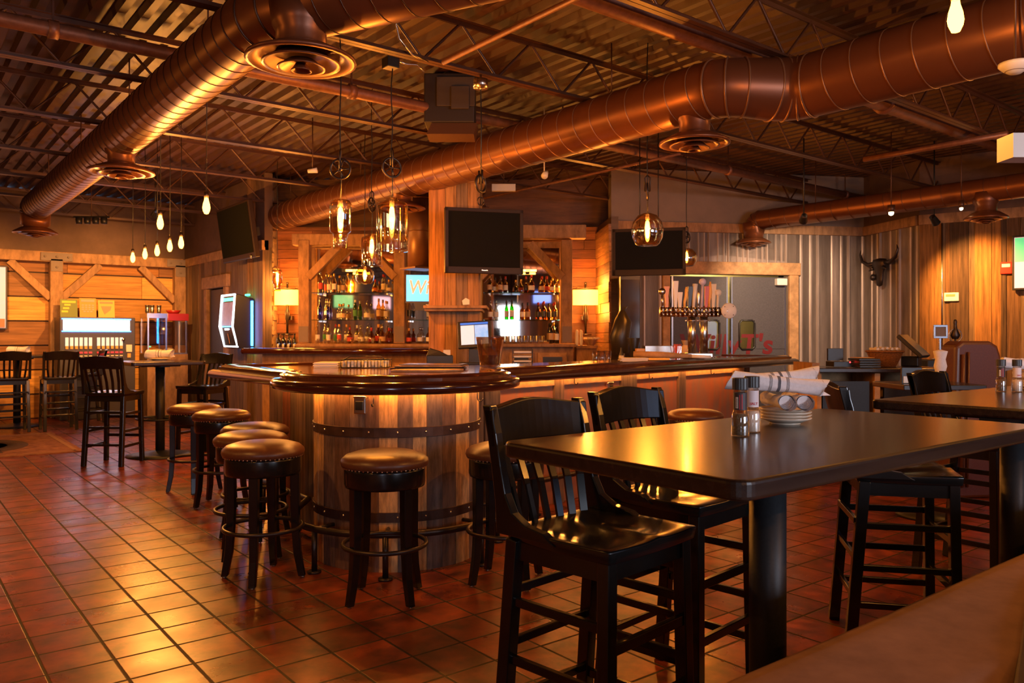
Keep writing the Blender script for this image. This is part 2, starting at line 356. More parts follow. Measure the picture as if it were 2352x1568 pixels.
# door in the side wall
mb = MB(); mb.box((XC+.02, 13.31, 1.06), (.05, .86, 2.12)); d = struct('door_1', mb, M_doorgrey)
mb = MB(); mb.ball((XC-.03, 13.0, 1.0), .03); mb.build('door_handle', M_steel, d)
mb = MB(); mb.box((XC-.05, 13.31, 2.24), (.09, 1.24, .20)); mb.box((XC-.045, 13.80, 1.07), (.07, .12, 2.14)); mb.box((XC-.045, 12.82, 1.07), (.07, .12, 2.14)); struct('trim_door', mb, M_timberlight, bevel=.01)
# outer walls of the room
mb = MB(); slab(mb, (XMIN, YMIN), (XMIN, YMAX), 0, DECK, .15, 1); upright(mb, (XMIN, YMIN), (XMIN, YL), 0, 2.7, .2, GREY+HONEY[:2], side=-1); struct('wall_left', mb, M_plankV)
mb = MB(); slab(mb, (XMAX, YMIN), (XMAX, YMAX), 0, DECK, .15, -1); struct('wall_right', mb, M_brownwall)
mb = MB(); slab(mb, (XC+.1, YMAX), (XMAX, YMAX), 0, DECK, .15, 1); struct('wall_rear', mb, M_brownwall)
# front wall behind the camera, with three big windows
wins = [(-4.5, -3.55), (1.2, 4.4), (6.2, 9.4)]
mb = MB(); xs = [XMIN] + [q for w in wins for q in w] + [XMAX]
for i in range(0, len(xs), 2): upright(mb, (xs[i], YMIN), (xs[i+1], YMIN), 0, 2.9, .2, GREY+HONEY[:2])
for a, b in wins: upright(mb, (a, YMIN), (b, YMIN), 0, .95, .2, GREY); upright(mb, (a, YMIN), (b, YMIN), 2.5, 2.9, .2, GREY)
for i in range(0, len(xs), 2): slab(mb, (xs[i], YMIN), (xs[i+1], YMIN), 0, DECK, .15, -1, (.1, .06, .04))
for a, b in wins: slab(mb, (a, YMIN), (b, YMIN), 0, .95, .15, -1, (.1, .06, .04)); slab(mb, (a, YMIN), (b, YMIN), 2.5, DECK, .15, -1, (.1, .06, .04))
struct('wall_front', mb, M_plankV)
for i, (a, b) in enumerate(wins):
    mb = MB(); mb.box(((a+b)/2, YMIN-.08, 1.725), (b-a, .01, 1.55)); o = struct('window_%d' % (i+1), mb, G_pane)
    mb = MB()
    for xx in (a+.03, (a+b)/2, b-.03): mb.box((xx, YMIN-.06, 1.725), (.06, .06, 1.55))
    for zz in (.98, 2.47): mb.box(((a+b)/2, YMIN-.06, zz), (b-a, .06, .06))
    f = mb.build('window_frame', M_timberlight, o)
# ---- timber frame on the far wall (posts, beam, braces, plates)
t = thing('timber_frame', 'heavy post and beam timber frame with angled braces on the honey board wall', 'timber frame', (0, YL-.09, 0))
mb = MB(); mb.box((-.8, 0, 2.66), (10.2, .18, .17)); mb.build('beam', M_timber, t, bevel=.01)
pxs = [2.28, 4.24, -.9]
for x0 in pxs:
    mb = MB(); mb.box((x0, -.01, 1.29), (.19, .19, 2.58)); mb.build('post', M_timber, t, bevel=.01)
    for s in (-1, 1):
        if x0 > 4 and s > 0: continue
        mb = MB(); mb.bar((x0+s*.08, -.01, 1.98), (x0+s*.66, -.01, 2.57), .12, .12, up=(0, 1, 0)); mb.build('brace', M_timber, t, bevel=.008)
    mb = MB(); mb.box((x0, -.11, 2.66), (.46, .012, .13)); mb.box((x0, -.11, 2.52), (.17, .012, .2))
    for dx, dz in ((-.17, .14), (.17, .14), (0, .14), (0, -.03)): mb.ball((x0+dx, -.12, 2.52+dz), .02, 8, 4)
    mb.build('steel_plate', M_greywall, t)
# ---- brick pier and red wall between the side wall and the back bar
BX = 11.95
mb = MB(); a = W(XX(574, BX), BX); b = W(XX(598, BX), BX); ang = math.atan2(CR[1], CR[0])
c = W(XX(586, BX), BX); mb.box((c[0], c[1], DECK/2), (.19, .19, DECK), (.16, .08, .045), rz=YAW); struct('trim_pier_post', mb, M_plankV, bevel=.01)
mb = MB(); X0, X1 = XX(599, BX), XX(632, BX); z = 0; r = 0
while z < 2.9:
    x = X0 - (.09 if r % 2 else 0)
    while x < X1:
        xe = min(x+.19, X1+random.uniform(-.03, .03)); xs_ = max(x, X0)
        if xe-xs_ > .02:
            cx, cy = W((xs_+xe)/2, BX); mb.box((cx, cy, z+.035), (xe-xs_-.012, .12+random.uniform(0, .02), .058), vary((.34, .21, .11), .25), rz=YAW)
        x += .2
    z += .072; r += 1
cx, cy = W((X0+X1)/2, BX+.03); mb.box((cx, cy, DECK/2), (X1-X0-.01, .13, DECK), (.3, .2, .13), rz=YAW)
struct('wall_pier', mb, M_brick)
def camline(px0, D0, px1, D1): return PX(px0, D0), PX(px1, D1)
a, b = camline(625, 12.1, 1400, 12.1)
mb = MB(); level(mb, a, b, 0, 3.0, .14, REDB, t=.03, gap=.006, side=-1); slab(mb, a, b, 0, DECK, .1, 1, (.1, .04, .02)); struct('wall_bar', mb, M_redwood)
# right flank wall of the bar corner, coming towards the camera
a, b = camline(1372, 12.1, 1404, 11.0)
mb = MB(); level(mb, a, b, 0, 2.9, .14, [(.42, .2, .07), (.34, .15, .05), (.28, .11, .04)], t=.03, gap=.006, side=-1); slab(mb, a, b, 0, 3.0, .1, 1); struct('wall_flank', mb, M_redwood)
# wall W1 with tin and the kitchen doors; W2 tin; W3 boards
w1a, w1b = PX(1404, 11.25), PX(1984, 11.94); w2b = PX(2112, 10.75); w3b = PX(2560, 9.5)
def along(a, b, t): return (a[0]+(b[0]-a[0])*t, a[1]+(b[1]-a[1])*t)
def t_on(a, b, px):   # parameter on line a-b seen at px
    k = (px-1176)/F
    f = lambda p: (p[0]*CR[0]+p[1]*CR[1]) - k*(p[0]*CF[0]+p[1]*CF[1])
    return f(a)/(f(a)-f(b))
tdl, tdr = t_on(w1a, w1b, 1538), t_on(w1a, w1b, 1808)
dl, dr = along(w1a, w1b, tdl), along(w1a, w1b, tdr)
DH = 2.24
mb = MB(); tin(mb, w1a, dl, 0, 2.84, .5, side=-1); tin(mb, dr, w1b, 0, 2.84, .5, side=-1); tin(mb, dl, dr, DH+.18, 2.84, .30, side=-1)
struct('wall_kitchen', mb, M_tin)
mb = MB(); slab(mb, w1a, dl, 0, 2.84, .1, 1); slab(mb, dr, w1b, 0, 2.84, .1, 1); slab(mb, dl, dr, DH, 2.84, .1, 1); slab(mb, w1a, w1b, 2.84, DECK, .14, 1); struct('wall_kitchen_upper', mb, M_greywall)
mb = MB(); tin(mb, w1b, w2b, 0, 2.84, .42, side=-1); slab(mb, w1b, w2b, 0, 2.84, .1, 1); struct('wall_tin', mb, M_tin)
mb = MB(); slab(mb, w1b, w2b, 2.84, DECK, .12, 1); slab(mb, w2b, w3b, 2.84, DECK, .12, 1); struct('wall_tin_upper', mb, M_brownwall)
mb = MB(); px_ = [2113, 2163, 2172, 2182, 2226, 2240, 2278, 2300, 2312, 2345, 2362, 2400, 2440, 2470, 2558]; HO, DK, GY, MI = (.52, .25, .08), (.15, .085, .05), (.30, .19, .115), (.24, .125, .06)
for k in range(len(px_)-1):
    q0, q1 = along(w2b, w3b, t_on(w2b, w3b, px_[k])), along(w2b, w3b, t_on(w2b, w3b, px_[k+1])); q1 = along(q0, q1, .985); slab(mb, q0, q1, 0, 2.86, .03+.012*(k % 2), -1, vary((HO, GY, MI, DK, GY, HO, HO, DK, MI, GY, HO, DK, MI, HO)[k], .08)); slab(mb, w2b, w3b, 0, 2.84, .1, 1); struct('wall_boards', mb, M_plankV)
mb = MB()
for p, q in ((w1a, w1b), (w1b, w2b), (w2b, w3b)):
    slab(mb, p, q, 2.84, 2.97, .06, -1)
struct('trim_top', mb, M_timber)
for o in (w3b,):
    mb = MB(); slab(mb, o, (XMAX, 0), 0, DECK, .1, 1); struct('wall_beyond', mb, M_brownwall)
# kitchen doors
dd = (Vector(dr)-Vector(dl)); Lw = dd.length; dang = math.atan2(dd.y, dd.x)
droot = []
for i in range(2):
    c = along(dl, dr, .25+.5*i); mb = MB(); w = Lw/2-.05
    hx, hz = (-.18 if i else .18), 1.37
    # leaf with a cut-out for the small window
    for (cx, cz, sx, sz) in ((0, (hz-.21)/2+.02, w, hz-.21-.02), (0, (hz+.21+DH-.03)/2, w, DH-.03-hz-.21), ((-w/2+hx-.12)/2, hz, hx-.12+w/2, .42), ((w/2+hx+.12)/2, hz, w/2-hx-.12, .42)):
        mb.box((cx, .02, cz), (sx, .045, sz))
    o = struct('door_%d' % (i+2), mb, M_doorgrey); o.location = (c[0], c[1], 0); o.rotation_euler = (0, 0, dang)
    mb = MB(); mb.box((hx, .02, hz), (.24, .01, .42)); mb.build('pane', G_pane, o)
    mb = MB(); mb.tube([(hx-.12, -.01, hz-.17), (hx-.08, -.01, hz-.21), (hx+.08, -.01, hz-.21), (hx+.12, -.01, hz-.17), (hx+.12, -.01, hz+.17), (hx+.08, -.01, hz+.21), (hx-.08, -.01, hz+.21), (hx-.12, -.01, hz+.17)], .014, 6, closed=True); mb.build('window_frame', M_blackplastic, o)
    mb = MB(); s = 1 if i else -1; mb.box((-s*(w/2-.012), -.006, DH/2), (.022, .012, DH-.06)); mb.box((s*(w/2-.012), -.006, DH/2), (.022, .012, DH-.06)); mb.build('edge_strip', M_steel, o)
    textobj('Willy' if not i else "T's", 'lettering', mat('red lettering', (.14, .008, .01), .5), .40, o, ((.14 if not i else -.04), -.006, 1.22), (PI/2, 0, 0), .001, .12, 1.1)
    if i: mb = MB(); mb.box((w/2-.1, -.05, DH-.1), (.16, .09, .1)); mb.build('door_closer', M_white, o, bevel=.01)
mb = MB(); slab(mb, along(dl, dr, -.07), along(dl, dr, 1.10), DH, DH+.18, .07, -1); slab(mb, along(dl, dr, 1.005), along(dl, dr, 1.085), 0, DH, .06, -1); slab(mb, along(dl, dr, -.065), along(dl, dr, -.005), 0, DH, .06, -1)
struct('trim_kitchen_door', mb, M_timberlight, bevel=.01)
# bright kitchen behind the doors
q = Vector((-dd.y, dd.x)).normalized(); kc = Vector(along(dl, dr, .5))+q*1.0
mb = MB(); mb.box((kc.x, kc.y, 1.3), (2.6, .05, 2.6), rz=dang); struct('wall_kitchen_inner', mb, mat('yellow kitchen wall', (.8, .62, .25), .7))
lamp('kitchen_light', 'POINT', (*(Vector(along(dl, dr, .5))+q*.55), 2.3), 9, (1, .8, .45), .1)
# ================================================================ CEILING: joists, pipes, ducts
ZB, ZT = 3.30, 3.655
def make_joist(label):
    t = thing('roof_joist', label, 'roof joist', (0, 0, 0), 0, 'open web steel joists under the roof deck')
    x0, x1 = XMIN+.1, XMAX-.1
    for zz, w in ((ZT, .05), (ZB, .045)):
        mb = MB()
        for s in (-1, 1): mb.bar((x0, s*.022, zz), (x1, s*.022, zz), .038, .006); mb.bar((x0, s*.006, zz+(.016 if zz == ZB else -.016)), (x1, s*.006, zz+(.016 if zz == ZB else -.016)), .006, .034)
        mb.build('top_chord' if zz == ZT else 'bottom_chord', M_ceil, t)
    pts = []; x = x0; k = 0
    while x < x1: pts.append((x, 0, ZB+.01 if k % 2 else ZT-.01)); x += .33; k += 1
    mb = MB()
    for p, q in zip(pts, pts[1:]): mb.tube([p, q], .011, 5, cap=False)
    mb.build('web', M_ceil, t); return t
jl = [(-1.7, 'brown open web steel joist behind the camera end'), (0, 'brown open web steel joist over the high top tables'), (1.6, 'brown open web steel joist crossing above the nearest duct elbow'), (3.22, 'brown open web steel joist beside the thick roof pipe'), (4.83, 'brown open web steel joist carrying the pendant junction boxes'),
      (6.55, 'brown open web steel joist just beyond the sprinkler pipe'), (8.1, 'brown open web steel joist third beyond the pendant boxes'), (9.75, 'brown open web steel joist over the rear counter'), (11.35, 'brown open web steel joist near the duct ends'), (13.0, 'brown open web steel joist over the rug room'), (14.6, 'brown open web steel joist closest to the honey board wall')]
j0 = None
for y, lb in jl:
    if j0 is None: j0 = make_joist(lb); j0.location = (0, y, 0)
    else: copy_tree(j0, None, (0, y, 0), None, lb)
# steel beam along A over the side wall, and a deck hanger rod run
def pipe_thing(name, label, cat, pts, r, m, rings=(), group=None):
    t = thing(name, label, cat, pts[0], 0, group); o = Vector(pts[0])
    P = [Vector(p)-o for p in pts]
    mb = MB(); mb.tube(P, r, 14); mb.build('pipe', m, t)
    for k, s in enumerate(rings):
        p = P[0].lerp(P[-1], s); d = (P[-1]-P[0]).normalized(); mb = MB()
        mb.tube([p-d*.03, p+d*.03], r*1.25, 12); mb.build('coupling', m, t)
        mb = MB(); mb.bar((p.x, p.y, p.z+r), (p.x, p.y, DECK-o.z-.02), .012, .012); mb.build('hanger_rod', M_ceil, t)
    return t
pipe_thing('roof_pipe', 'thick brown painted pipe running above the big duct jog', 'pipe', [(-3, 3.47, 3.40), (15, 3.47, 3.40)], .085, M_pipe, (.25, .55))
pipe_thing('sprinkler_pipe', 'long brown sprinkler main pipe crossing over the bar', 'pipe', [(-5.5, 6.1, 3.40), (12.8, 6.1, 3.40)], .05, M_pipe, (.2, .35, .47, .6, .75, .9))
pipe_thing('conduit', 'thin straight conduit running diagonally over the pendant joist', 'pipe', [(3.1, .5, 3.27), (3.1, 4.7, 3.27)], .018, M_pipe)
pipe_thing('conduit', 'thin conduit running lengthwise near the left duct', 'pipe', [(-.3, 2, 3.25), (-.3, 14.5, 3.25)], .02, M_pipe)
pipe_thing('conduit', 'thin conduit parallel to the big duct on the kitchen side', 'pipe', [(6.6, 5.5, 3.27), (6.6, 10.5, 3.27)], .016, M_pipe)
pipe_thing('fluorescent_strip', 'narrow unlit strip fixture under the roof beyond the big duct', 'light fixture', [(8.3, 3.0, 3.25), (8.3, 4.4, 3.25)], .03, M_pipe)

def diffuser(parent, p, z0, R=.27, neck=.11):
    """round ceiling diffuser hanging from a duct: neck, cone and rings"""
    mb = MB(); mb.lathe([(neck+.035, .24), (neck+.02, .13), (neck, .10), (neck, .0)], 24, (p[0], p[1], z0))
    mb.lathe([(neck, .03), (neck+.03, .02), (R, -.035), (R+.005, -.05), (R*.93, -.055), (R*.80, -.03), (R*.72, -.02), (R*.70, .0)], 32, (p[0], p[1], z0))
    d = mb.build('diffuser', M_duct, parent)
    for k, (ra, rb, dz) in enumerate(((.72, .52, -.075), (.44, .26, -.095), (.19, .10, -.11))):
        mb = MB(); mb.lathe([(R*rb, .03), (R*ra*.9, -.0), (R*ra, -.005), (R*ra, -.012), (R*ra*.88, -.008), (R*rb*.9, .02)], 28, (p[0], p[1], z0+dz+.02)); mb.build('ring', M_duct, d)
def duct(label, pts, r, spacing, diffs, bend=3, radii=None, seam=(.06, .022, .01)):
    t = thing('air_duct', label, 'air duct', pts[0], 0, None); o = Vector(pts[0]); P = [Vector(p)-o for p in pts]
    # round the corners
    Q = [P[0]]; radii = radii or [r]*len(P); RQ = [radii[0]]
    for i in range(1, len(P)-1):
        a, b, c = P[i-1], P[i], P[i+1]; k = min(.25, (b-a).length*.30, (c-b).length*.30)
        p0 = b+(a-b).normalized()*k; p1 = b+(c-b).normalized()*k
        for j in range(bend+1): s = j/bend; Q.append(p0.lerp(b, s).lerp(b.lerp(p1, s), s)); RQ.append(radii[i])
    Q.append(P[-1]); RQ.append(radii[-1])
    mb = MB(); mb.tube(Q, RQ, 32, (.17, .058, .024), cap=True, smooth=True)
    for i in range(len(Q)-1):
        a, b = Q[i], Q[i+1]; L = (b-a).length; d = (b-a).normalized(); n = max(1, int(L/spacing))
        for k in range(n):
            c = a+(b-a)*(k/n); tt = math.radians(0 if L < .4 else 7)
            M = Matrix.Translation(c) @ d.to_track_quat('Z', 'Y').to_matrix().to_4x4() @ Matrix.Rotation(tt, 4, 'X')
            mb.torus((0, 0, 0), RQ[i]+(RQ[i+1]-RQ[i])*k/n+.001, .0045 if L > .4 else .008, 32, 5, seam, M=M)
    mb.build('pipe', M_ductpipe, t)
    for q in diffs: diffuser(t, (q[0]-o.x, q[1]-o.y), q[2]-o.z, *(q[3:]))
    mb = MB()
    for i in range(len(P)-1):
        L = (P[i+1]-P[i]).length
        if L > 1.5:
            for k in range(int(L/2.2)+1):
                c = P[i].lerp(P[i+1], (k+.5)/(int(L/2.2)+1)); mb.tube([(c.x, c.y, c.z+r), (c.x, c.y, DECK-o.z-.02)], .006, 5)
    mb.build('hangers', M_ceil, t)
    return t
duct('long copper brown spiral duct with three round diffusers over the bar stools aisle', [(2.75, 1.9, 3.10), (1.65, 4.2, 3.10), (1.65, 12.5, 3.10), (1.65, 12.55, 2.86)], .18, .16, [(1.72, 3.95, 2.83, .28, .13), (1.65, 7.6, 2.83, .27), (1.65, 12.55, 2.80, .27, .15)])
duct('long copper brown spiral duct with a double jog running over the bar', [(5.04, -3.2, 3.08), (5.04, 3.20, 3.08), (4.60, 3.47, 3.09), (4.60, 12.0, 3.10), (4.60, 12.05, 2.86)], .19, .19, [(4.62, 3.72, 2.79, .25), (4.6, 7.8, 2.83, .25), (4.6, 12.05, 2.80, .27, .14), (5.04, -1.5, 2.78, .27)], radii=[.215, .215, .2, .19, .19], seam=(.26, .13, .07))
duct('smaller dark brown spiral duct near the kitchen doors', [(9.6, -2.5, 2.99), (9.6, 2.55, 2.99), (9.75, 3.1, 2.99), (9.75, 6.75, 2.99), (9.75, 6.8, 2.76)], .135, .22, [(9.75, 6.8, 2.72, .24, .12), (9.75, 3.75, 2.72, .22)], seam=(.14, .06, .03))
# ================================================================ LAMPS
def edison(mb_parent, z=0, s=1):
    mb = MB(); mb.lathe([(.001, -.135*s), (.016*s, -.13*s), (.027*s, -.105*s), (.030*s, -.085*s), (.026*s, -.055*s), (.017*s, -.025*s), (.014*s, -.005*s)], 12, (0, 0, z)); mb.build('bulb', M_bulb, mb_parent)
    mb = MB(); mb.cyl((0, 0, z-.008), .017*s, .05*s, 12); mb.build('socket', M_darksteel, mb_parent)
def string_bulb(label, x, y, zb, s=1, w=1):
    t = thing('filament_bulb', label, 'light bulb', (x, y, zb), 0, 'bare filament bulbs on black cords'); edison(t, .135*s, s)
    mb = MB(); mb.tube([(0, 0, .17*s), (0.004, 0, 1.0), (0, 0, DECK-zb-.01)], .004, 5); mb.build('cord', M_blackplastic, t)
    lamp('bulb_light', 'POINT', (x, y, zb+.055), BULB*w, WARM, .014).parent = None
    return t
for i, (px, py, D, lb) in enumerate([(474, 492, 6.25, 'bare filament bulb hanging highest, beside the dark wall television'), (368, 527, 7.27, 'bare filament bulb alone above the left end of the far row'),
        (416, 571, 8.70, 'bare filament bulb nearest in the receding row of five'), (390, 578, 9.04, 'second nearest bare bulb in the receding row of five'), (361, 588, 9.45, 'middle bare bulb of the receding row of five'),
        (333, 595, 9.89, 'fourth bare bulb in the receding row of five'), (305, 603, 10.37, 'farthest bare bulb in the receding row of five'), (2195, 76, 3.1, 'large bright bare bulb in front of the big duct')]):
    x, y = PX(px, D); string_bulb(lb, x, y, ZZ(py, D), 1.0, .65 if i < 7 else 1.0)
# added unseen bulbs outside the picture, for ambient fill
for x, y in ((-.6, 2.6), (-1.2, 5.0), (-1.0, 8.0), (0.6, -1.6), (3.5, -2.0), (6.5, -.6), (7.5, 1.5)):
    string_bulb('added fill bulb outside the picture', x, y, 2.45, 1, .45 if x < 1 else 1.0)

def pendant(label, px, D, top_y, bot_y, width, kind, pulley_y=None, cord_top=None, box=True, w=1.0):
    x, y = PX(px, D); zt, zb = ZZ(top_y, D), ZZ(bot_y, D); R = width/F*D/2; h = zt-zb
    t = thing('pendant_lamp', label, 'pendant lamp', (x, y, zb), 0, 'bottle glass pendant lamps'); z = lambda f: f*h
    if kind == 'jug': prof = [(R*.35, h), (R*.36, h*.96), (R*.6, h*.94), (R*.93, h*.90), (R, h*.84), (R, h*.30), (R*.98, h*.03), (R*1.0, 0), (R*.9, .0)]
    elif kind == 'step': prof = [(R*.4, h), (R*.75, h*.985), (R*.98, h*.93), (R, h*.88), (R, h*.38), (R*.9, h*.34), (R*.66, h*.30), (R*.64, h*.02), (R*.70, 0)]
    else: prof = [(R*.25, h), (R*.6, h*.93), (R*.9, h*.72), (R, h*.5), (R*.93, h*.25), (R*.75, h*.06), (R*.6, 0), (R*.15, .006)]
    mb = MB(); mb.lathe(prof, 28); 
    mb.f.pop(); mb.c.pop(); mb.sm.pop()   # open at the bottom or top
    mb.build('glass_shade', G_amber, t)
    fz = h*(.62 if kind != 'globe' else .55); fl = min(.16, h*.48)
    mb = MB(); mb.lathe([(.001, -fl/2), (.015, -fl*.4), (.021, 0), (.015, fl*.4), (.001, fl/2)], 10, (0, 0, fz)); mb.build('filament_tube', M_filament, t)
    mb = MB(); mb.cyl((0, 0, fz+fl/2), .016, h*.98-fz-fl/2, 10); mb.build('socket', M_darksteel, t)
    ct = (DECK-.02 if cord_top is None else cord_top)-zb
    pts = [(math.sin(k*1.7)*.006, 0, h+(ct-h)*k/8) for k in range(9)]; pts[0] = (0, 0, h)
    mb = MB(); mb.tube(pts, .0045, 6); mb.build('cord', M_blackplastic, t)
    if pulley_y:
        pz = ZZ(pulley_y, D)-zb; pu = MB(); M = Matrix.Translation((0, 0, pz)) @ Matrix.Rotation(random.uniform(-.2, .9) if kind != 'step' else YAW, 4, 'Z')
        pu.torus((0, 0, 0), .065, .008, 24, 6, axis='Y', M=M)
        for k in range(5): a = k*2*PI/5; pu.tube([M @ Vector((0, 0, 0)), M @ Vector((.065*math.cos(a), 0, .065*math.sin(a)))], .005, 5)
        pu.tube([M @ Vector((0, .02, 0)), M @ Vector((0, .02, .11)), M @ Vector((0, 0, .13))], .006, 5); pu.tube([M @ Vector((0, -.02, 0)), M @ Vector((0, -.02, .11)), M @ Vector((0, 0, .13))], .006, 5); pu.ball(tuple(M @ Vector((0, 0, 0))), .016)
        pu.build('pulley', M_darksteel, t)
    if box and cord_top is not None:
        mb = MB(); mb.cyl((0, 0, ct-.01), .055, .05, 14); mb.build('junction_box', M_steel, t)
    lamp('pendant_light', 'POINT', (x, y, zb+fz), BULB*w, WARM, .012)
    return t
pendant('tall step necked glass pendant lamp, leftmost above the bar end, under a spoked pulley', 782, 5.26, 458, 571, 50, 'step', 388)
pendant('largest cylindrical jug glass pendant lamp above the barrel end of the bar', 900, 5.42, 455, 577, 74, 'jug', 385, 3.165, box=False, w=1.2)
pendant('smaller jug glass pendant lamp hanging just behind the largest one', 854, 7.6, 538, 611, 48, 'jug', 470)
pendant('round glass pendant lamp lowest behind the jug lamps, before the bottle shelves', 838, 9.2, 612, 652, 44, 'globe')
pendant('round amber globe pendant lamp in front of the right black television', 1487, 6.4, 490, 564, 74, 'globe', 440)
pendant('small amber globe pendant lamp beside the right black television edge', 1577, 9.3, 570, 611, 48, 'globe', 545)
pendant('small bottle glass pendant lamp before the brick pier', 637, 10.6, 618, 668, 23, 'step', w=.35)
# pulley and hook without a visible shade before the left television
x, y = PX(1104, 5.9); t = thing('pulley_hook', 'rusty pulley and hook hanging on a cord in front of the wooden column', 'pulley', (x, y, 0))
mb = MB(); mb.tube([(0, 0, ZZ(200, 5.9)), (.006, 0, 2.9), (0, 0, ZZ(470, 5.9))], .005, 6); mb.build('cord', M_blackplastic, t)
mb = MB(); pz = ZZ(422, 5.9); M = Matrix.Translation((0, 0, pz)) @ Matrix.Rotation(.3, 4, 'Z'); mb.torus((0, 0, 0), .06, .01, 22, 6, axis='Y', M=M); mb.tube([(0, .02, pz), (0, .02, pz+.1)], .008, 5); mb.tube([(0, -.02, pz), (0, -.02, pz+.1)], .008, 5); mb.torus((0.0, 0, ZZ(462, 5.9)), .03, .005, 14, 5, axis='Y'); mb.build('pulley', M_darksteel, t)
mb = MB(); mb.cyl((0, 0, ZZ(203, 5.9)), .055, .065, 16); mb.build('junction_box', M_steel, t)
mb = MB(); mb.tube([(0, 0, ZZ(205, 5.9)), (0, 0, ZB-.02)], .01, 6); mb.build('box_stem', M_steel, t)
# flexible white cables by the junction boxes
x, y = PX(897, 5.45); t = thing('junction_box', 'black junction box with flexible metal cables on the pendant joist', 'junction box', (x, y, 0))
mb = MB(); mb.box((0, 0, ZB-.09), (.09, .09, .07)); mb.build('box', M_blackplastic, t, bevel=.005)
P = [(-.10, -.05, 3.49), (.0, -.03, 3.52), (.03, -.03, 3.42), (.06, -.03, 3.34), (.22, -.02, 3.30), (.36, 0, 3.27)]
mb = MB(); mb.tube([(.05, 0, ZB-.06), (.12, 0, ZB-.07), (.2, -.01, ZB-.06), (.27, .0, ZB-.09)], .007, 6); mb.tube([(-.45, -.2, 3.30), (-.25, -.12, 3.42), (-.05, -.04, 3.53), (.02, -.03, 3.50), (.05, -.03, 3.38), (.16, -.02, 3.30), (.3, 0, 3.285)], .008, 6); mb.build('flexible_cable', M_steel, t)
# projector / unit heater above the bar
x, y = PX(1035, 7.3); t = thing('ceiling_heater', 'dark hanging unit heater box between sprinkler pipe and big duct', 'heater', (x, y, ZZ(300, 7.3)), YAW)
mb = MB(); mb.box((0, 0, .25), (.45, .35, .44)); mb.build('housing', mat('dark heater steel', (.018, .011, .008), .6), t, bevel=.01)  # housing in one even, very dark brown
mb = MB(); mb.box((.06, -.19, .30), (.34, .02, .26)); mb.box((.1, -.21, .24), (.16, .03, .2)); mb.build('grille', mat('dull heater grille', (.05, .035, .025), .6), t, bevel=.005)
mb = MB(); mb.add([(-.2, -.2, -.08), (.22, -.2, -.08), (.25, -.15, .03), (-.16, -.15, .03), (-.2, .1, -.08), (.22, .1, -.08), (.25, .1, .03), (-.16, .1, .03)], [(0, 1, 2, 3), (4, 7, 6, 5), (0, 4, 5, 1), (1, 5, 6, 2), (2, 6, 7, 3), (3, 7, 4, 0)]); mb.build('louver', mat('dull heater louver', (.09, .04, .018), .5), t)
mb = MB(); mb.bar((-.15, 0, .45), (-.15, 0, DECK-ZZ(300, 7.3)-.02), .012, .012); mb.bar((.15, 0, .45), (.15, 0, DECK-ZZ(300, 7.3)-.02), .012, .012); mb.build('bracket', M_ceil, t)
# spot heads and small ceiling devices
def small(name, label, cat, px, py, D, parts):
    x, y = PX(px, D); t = thing(name, label, cat, (x, y, ZZ(py, D)), YAW)
    for n, f, m in parts: mb = MB(); f(mb); mb.build(n, m, t)
    return t
def stem(mb, D, py): mb.tube([(0, 0, 0), (0, 0, DECK-ZZ(py, D)-.02)], .006, 5)
small('security_camera', 'white bullet camera on a stem above the rear of the bar', 'camera', 1250, 400, 8.2, [('housing', lambda m: m.tube([(0, -.06, -.03), (.02, .05, .03)], [.035, .025], 12), M_white), ('stem', lambda m: stem(m, 8.2, 400), M_white)])
small('ceiling_speaker', 'small white track spot between the jug pendants and left duct', 'spotlight', 718, 393, 8.6, [('housing', lambda m: m.tube([(-.05, 0, 0), (.05, 0, .01)], [.02, .03], 10), M_white), ('stem', lambda m: stem(m, 8.6, 393), M_ceil)])
small('ceiling_box', 'long white ceiling unit right of the column top', 'ceiling unit', 1157, 431, 9.5, [('housing', lambda m: m.box((0, 0, 0), (.28, .06, .08)), M_white), ('stem', lambda m: stem(m, 9.5, 431), M_ceil)])
small('track_spot', 'small lit spot lamp under the smaller duct', 'spotlight', 2047, 489, 9.2, [('housing', lambda m: m.cyl((0, 0, .01), .04, .08, 12), M_ceil), ('lens', lambda m: m.ball((0, 0, 0), .03), M_spotglow), ('stem', lambda m: stem(m, 9.2, 489), M_ceil)])
small('track_spot', 'tiny lit spot lamp left of the round diffuser by the boards', 'spotlight', 2208, 479, 9.0, [('housing', lambda m: m.cyl((0, 0, .01), .03, .08, 12), M_ceil), ('lens', lambda m: m.ball((0, 0, 0), .02), M_spotglow), ('stem', lambda m: stem(m, 9.0, 479), M_ceil)])
small('smoke_detector', 'white round smoke detector below the big duct at the picture edge', 'smoke detector', 2332, 160, 4.2, [('housing', lambda m: m.lathe([(.03, -.02), (.06, 0), (.08, .02), (.08, .035)], 20), M_white), ('vents', lambda m: m.torus((0, 0, -.005), .045, .006, 20, 5), M_greywall), ('stem', lambda m: stem(m, 4.2, 160), M_ceil)])
small('emergency_light', 'white emergency light box at the right picture edge', 'emergency light', 2345, 340, 3.0, [('housing', lambda m: m.box((.03, 0, 0), (.18, .1, .09)), M_white), ('stem', lambda m: m.tube([(.17, .05, 0), (.17, .05, DECK-ZZ(340, 3.0)-.02)], .01, 6), M_ceil)])
small('spotlight_bar', 'dark four headed stage light bar beyond the left duct', 'spotlight', 210, 508, 11.5, [('housing', lambda m: [m.cyl((-.18+.12*k, 0, -.04), .045, .09, 12) for k in range(4)] and m.box((0, 0, .06), (.5, .04, .03)), M_blackplastic), ('stem', lambda m: stem(m, 11.5, 508), M_ceil)])
